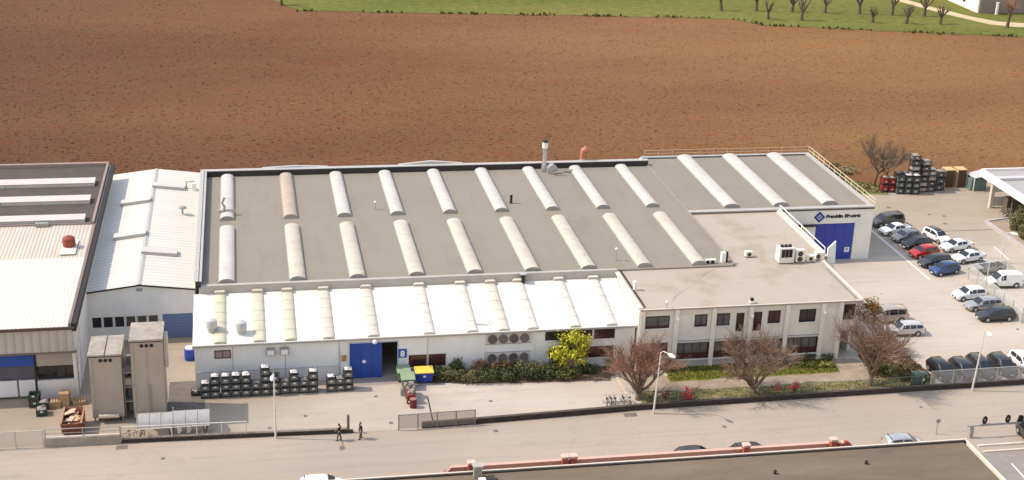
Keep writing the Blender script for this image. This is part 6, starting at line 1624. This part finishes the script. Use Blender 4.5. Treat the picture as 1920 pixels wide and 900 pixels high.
tag(tufts("verge_grass", [(41, 128.1), (55, 128.4), (74.4, 128.7), (75, 131.2), (68, 131.4), (52, 131.2), (41.2, 131.4)], 1700, .13, vg, 2), "thin patchy grass of the verge behind the roadside wall", "grass")
tag(tufts("ground_cover", [(68.6, 131.6), (75.2, 131.5), (74.8, 137.3), (73, 141), (70.5, 140.6), (69, 137.5)], 1500, .2, leafmat("cover_blades", [(.05, .06, .018), (.14, .12, .04), (.20, .11, .06), (.10, .11, .03)]), 3), "mixed ground cover under the shrubs by the car park", "ground cover")
tag(tufts("field_edge_grass", [(85.5, 192.6), (97.4, 192.2), (98.2, 196), (93.5, 199.2), (88, 202.5), (82.5, 202.5)], 1500, .22, leafmat("rough_blades", [(.045, .06, .014), (.10, .115, .028), (.17, .16, .05)]), 4), "rough grass strip between hall and field", "grass")
mb = MB(); r = random.Random(77)
for (x0, y0), (x1, y1) in zip(edge, edge[1:]):
    L = math.hypot(x1 - x0, y1 - y0)
    for k in range(int(L * 2.2)):
        t_ = r.random(); x = x0 + (x1 - x0) * t_ + r.gauss(0, .5); y = y0 + (y1 - y0) * t_ + r.gauss(0, .5)
        if r.random() < .5 + .5 * math.sin(x * .35): continue
        s = r.uniform(.25, .65)
        for b_ in range(4):
            a = r.uniform(0, 6.28); mb.add([(x - math.cos(a) * s * .6, y - math.sin(a) * s * .6, -.03), (x + math.cos(a) * s * .6, y + math.sin(a) * s * .6, -.03), (x + r.uniform(-.3, .3), y + r.uniform(-.2, .2), s)], [(0, 1, 2)])
tag(tag(mb.build("weeds", leafmat("weed_blades", [(.05, .06, .02), (.11, .11, .035), (.17, .14, .06)])), kind="stuff"), "ragged weeds along the border of field and meadow", "weeds")

# ================================================================== PEOPLE
skin = M("skin", (.50, .30, .22), .6, .05, 4)
def skinmesh(name, verts, edges, radii, mat, parent, root=0):
    me = bpy.data.meshes.new(name + "_cage"); me.from_pydata(verts, edges, [])
    o = bpy.data.objects.new(name + "_cage", me); COL.objects.link(o)
    md = o.modifiers.new("skin", 'SKIN'); 
    if not me.skin_vertices: bm = bmesh.new(); bm.from_mesh(me); bm.verts.layers.skin.verify(); bm.to_mesh(me); bm.free()
    for i, rr in enumerate(radii):
        me.skin_vertices[0].data[i].radius = (rr, rr) if isinstance(rr, (int, float)) else rr
        me.skin_vertices[0].data[i].use_root = i == root
    s2 = o.modifiers.new("sub", 'SUBSURF'); s2.levels = 1; s2.render_levels = 1
    bpy.context.view_layer.update()
    res = bpy.data.meshes.new_from_object(o.evaluated_get(bpy.context.evaluated_depsgraph_get()))
    bpy.data.objects.remove(o); bpy.data.meshes.remove(me)
    res.name = name; res.materials.clear(); res.materials.append(mat)
    res.polygons.foreach_set("use_smooth", [True] * len(res.polygons))
    q = bpy.data.objects.new(name, res); COL.objects.link(q); q.parent = parent
    return q
def person(x, y, rz, label, jacket, trousers, hairm, arm_bend=0.0, stride=.12):
    t = thing("person", label, "person", (x, y, .012), rz, "people standing on the road", local=True)
    t.scale = (1.06, 1.06, 1.06)
    # facing +x; feet on z = 0
    V = [(0, 0, .93), (0, 0, 1.15), (0, 0, 1.38), (0, 0, 1.50), (.02, 0, 1.57), (.03, 0, 1.66), (.02, 0, 1.74)]
    Rr = [(.15, .12), (.15, .11), (.17, .12), .06, .065, .095, .06]
    E = [(0, 1), (1, 2), (2, 3), (3, 4), (4, 5), (5, 6)]
    def chain(start, pts, rr):
        p = start
        for q, r_ in zip(pts, rr): V.append(q); Rr.append(r_); E.append((p, len(V) - 1)); p = len(V) - 1
        return p
    for s in (1, -1):
        st = stride * s
        chain(0, [(0, s * .10, .86), (st * .6 + .02, s * .11, .48), (st, s * .12, .09), (st + .15, s * .13, .045)], [.095, .062, .045, .04])
        el = (-.03 + .05 * arm_bend, s * .25, 1.12); hd = (.05 + .28 * arm_bend, s * (.27 - .12 * arm_bend), .88 + .2 * arm_bend)
        w_ = chain(2, [(0, s * .20, 1.42), el, hd], [.062, .045, .03])
        d = (Vector(hd) - Vector(el)).normalized()
        for k, (off, L) in enumerate(((-.028, .085), (-.010, .10), (.010, .095), (.028, .08))):
            b0 = Vector(hd) + d * .05 + Vector((off, 0, 0)); b1 = b0 + d * L * .6 + Vector((.004, -s * .006, 0)); b2 = b1 + d * L * .45 + Vector((.006, -s * .016, 0))
            chain(w_, [tuple(b0), tuple(b1), tuple(b2)], [.012, .0095, .008])
        th = Vector(hd) + d * .02 + Vector((.035, -s * .012, 0)); chain(w_, [tuple(th), tuple(th + d * .05 + Vector((.012, 0, 0)))], [.012, .009])
    body = skinmesh("body", V, E, Rr, skin, t)
    # face
    f = MB()
    for s in (1, -1): f.lathe((.112, s * .034, 1.675), [(.004, -.004), (.011, 0), (.004, .006)], 6)
    f.build("eyes", trim_dark, t); f = MB(); f.prism([(.11, -.014, 1.635), (.11, .014, 1.635), (.115, 0, 1.68)], (.028, 0, -.004)); f.box(.108, .118, -.025, .025, 1.603, 1.611); fixnormals(f.build("nose", skin, t))
    # hair
    h = MB(); P = []; n = 10
    for i in range(6):
        ph = math.pi * .58 * i / 5
        for k in range(n):
            a = 2 * math.pi * k / n; P.append((.012 + .108 * math.sin(ph) * math.cos(a), .102 * math.sin(ph) * math.sin(a), 1.675 + .125 * math.cos(ph) + (.03 * math.cos(a) * math.sin(ph))))
    h.add(P, [(i * n + k, i * n + (k + 1) % n, (i + 1) * n + (k + 1) % n, (i + 1) * n + k) for i in range(5) for k in range(n)]); h.build("hair", hairm, t, True)
    # clothes
    JV = [(0, 0, .86), (0, 0, 1.15), (0, 0, 1.37), (0, 0, 1.47)]; JR = [(.175, .14), (.175, .135), (.19, .14), (.085, .085)]; JE = [(0, 1), (1, 2), (2, 3)]
    for s in (1, -1):
        el = (-.03 + .05 * arm_bend, s * .25, 1.12); hd = (.04 + .25 * arm_bend, s * (.265 - .11 * arm_bend), .92 + .17 * arm_bend)
        o = len(JV); JV += [(0, s * .205, 1.42), el, hd]; JR += [.082, .064, .05]; JE += [(2, o), (o, o + 1), (o + 1, o + 2)]
    skinmesh("jacket", JV, JE, JR, jacket, t)
    TV = [(0, 0, .93)]; TR = [(.165, .135)]; TE = []
    for s in (1, -1):
        st = stride * s; o = len(TV); TV += [(0, s * .10, .84), (st * .6 + .02, s * .11, .48), (st, s * .12, .10)]; TR += [.115, .085, .075]; TE += [(0, o), (o, o + 1), (o + 1, o + 2)]
    skinmesh("trousers", TV, TE, TR, trousers, t)
    for s in (1, -1):
        st = stride * s; f = MB(); f.tube([(st - .07, s * .12, .05), (st + .05, s * .125, .055), (st + .17, s * .13, .04), (st + .21, s * .13, .03)], [.05, .058, .05, .025], 8); f.build("shoe", black, t, True)
    return t
person(8.1, 124.85, 150, "person in dark brown jacket and grey trousers, bending one arm, left of the gateway post", M("jacket_brown", (.035, .022, .02), .8, .2, 5), M("trousers_brown", (.10, .07, .06), .85, .2, 5), M("hair_dark", (.02, .015, .012), .6, .2, 8), .8, .14)
person(10.25, 124.95, 200, "person in black jacket and grey green trousers standing in the open gateway", M("jacket_black", (.018, .018, .02), .8, .2, 5), M("trousers_grey", (.085, .085, .07), .85, .2, 5), M("hair_brown", (.05, .03, .02), .6, .2, 8), .1, .16)
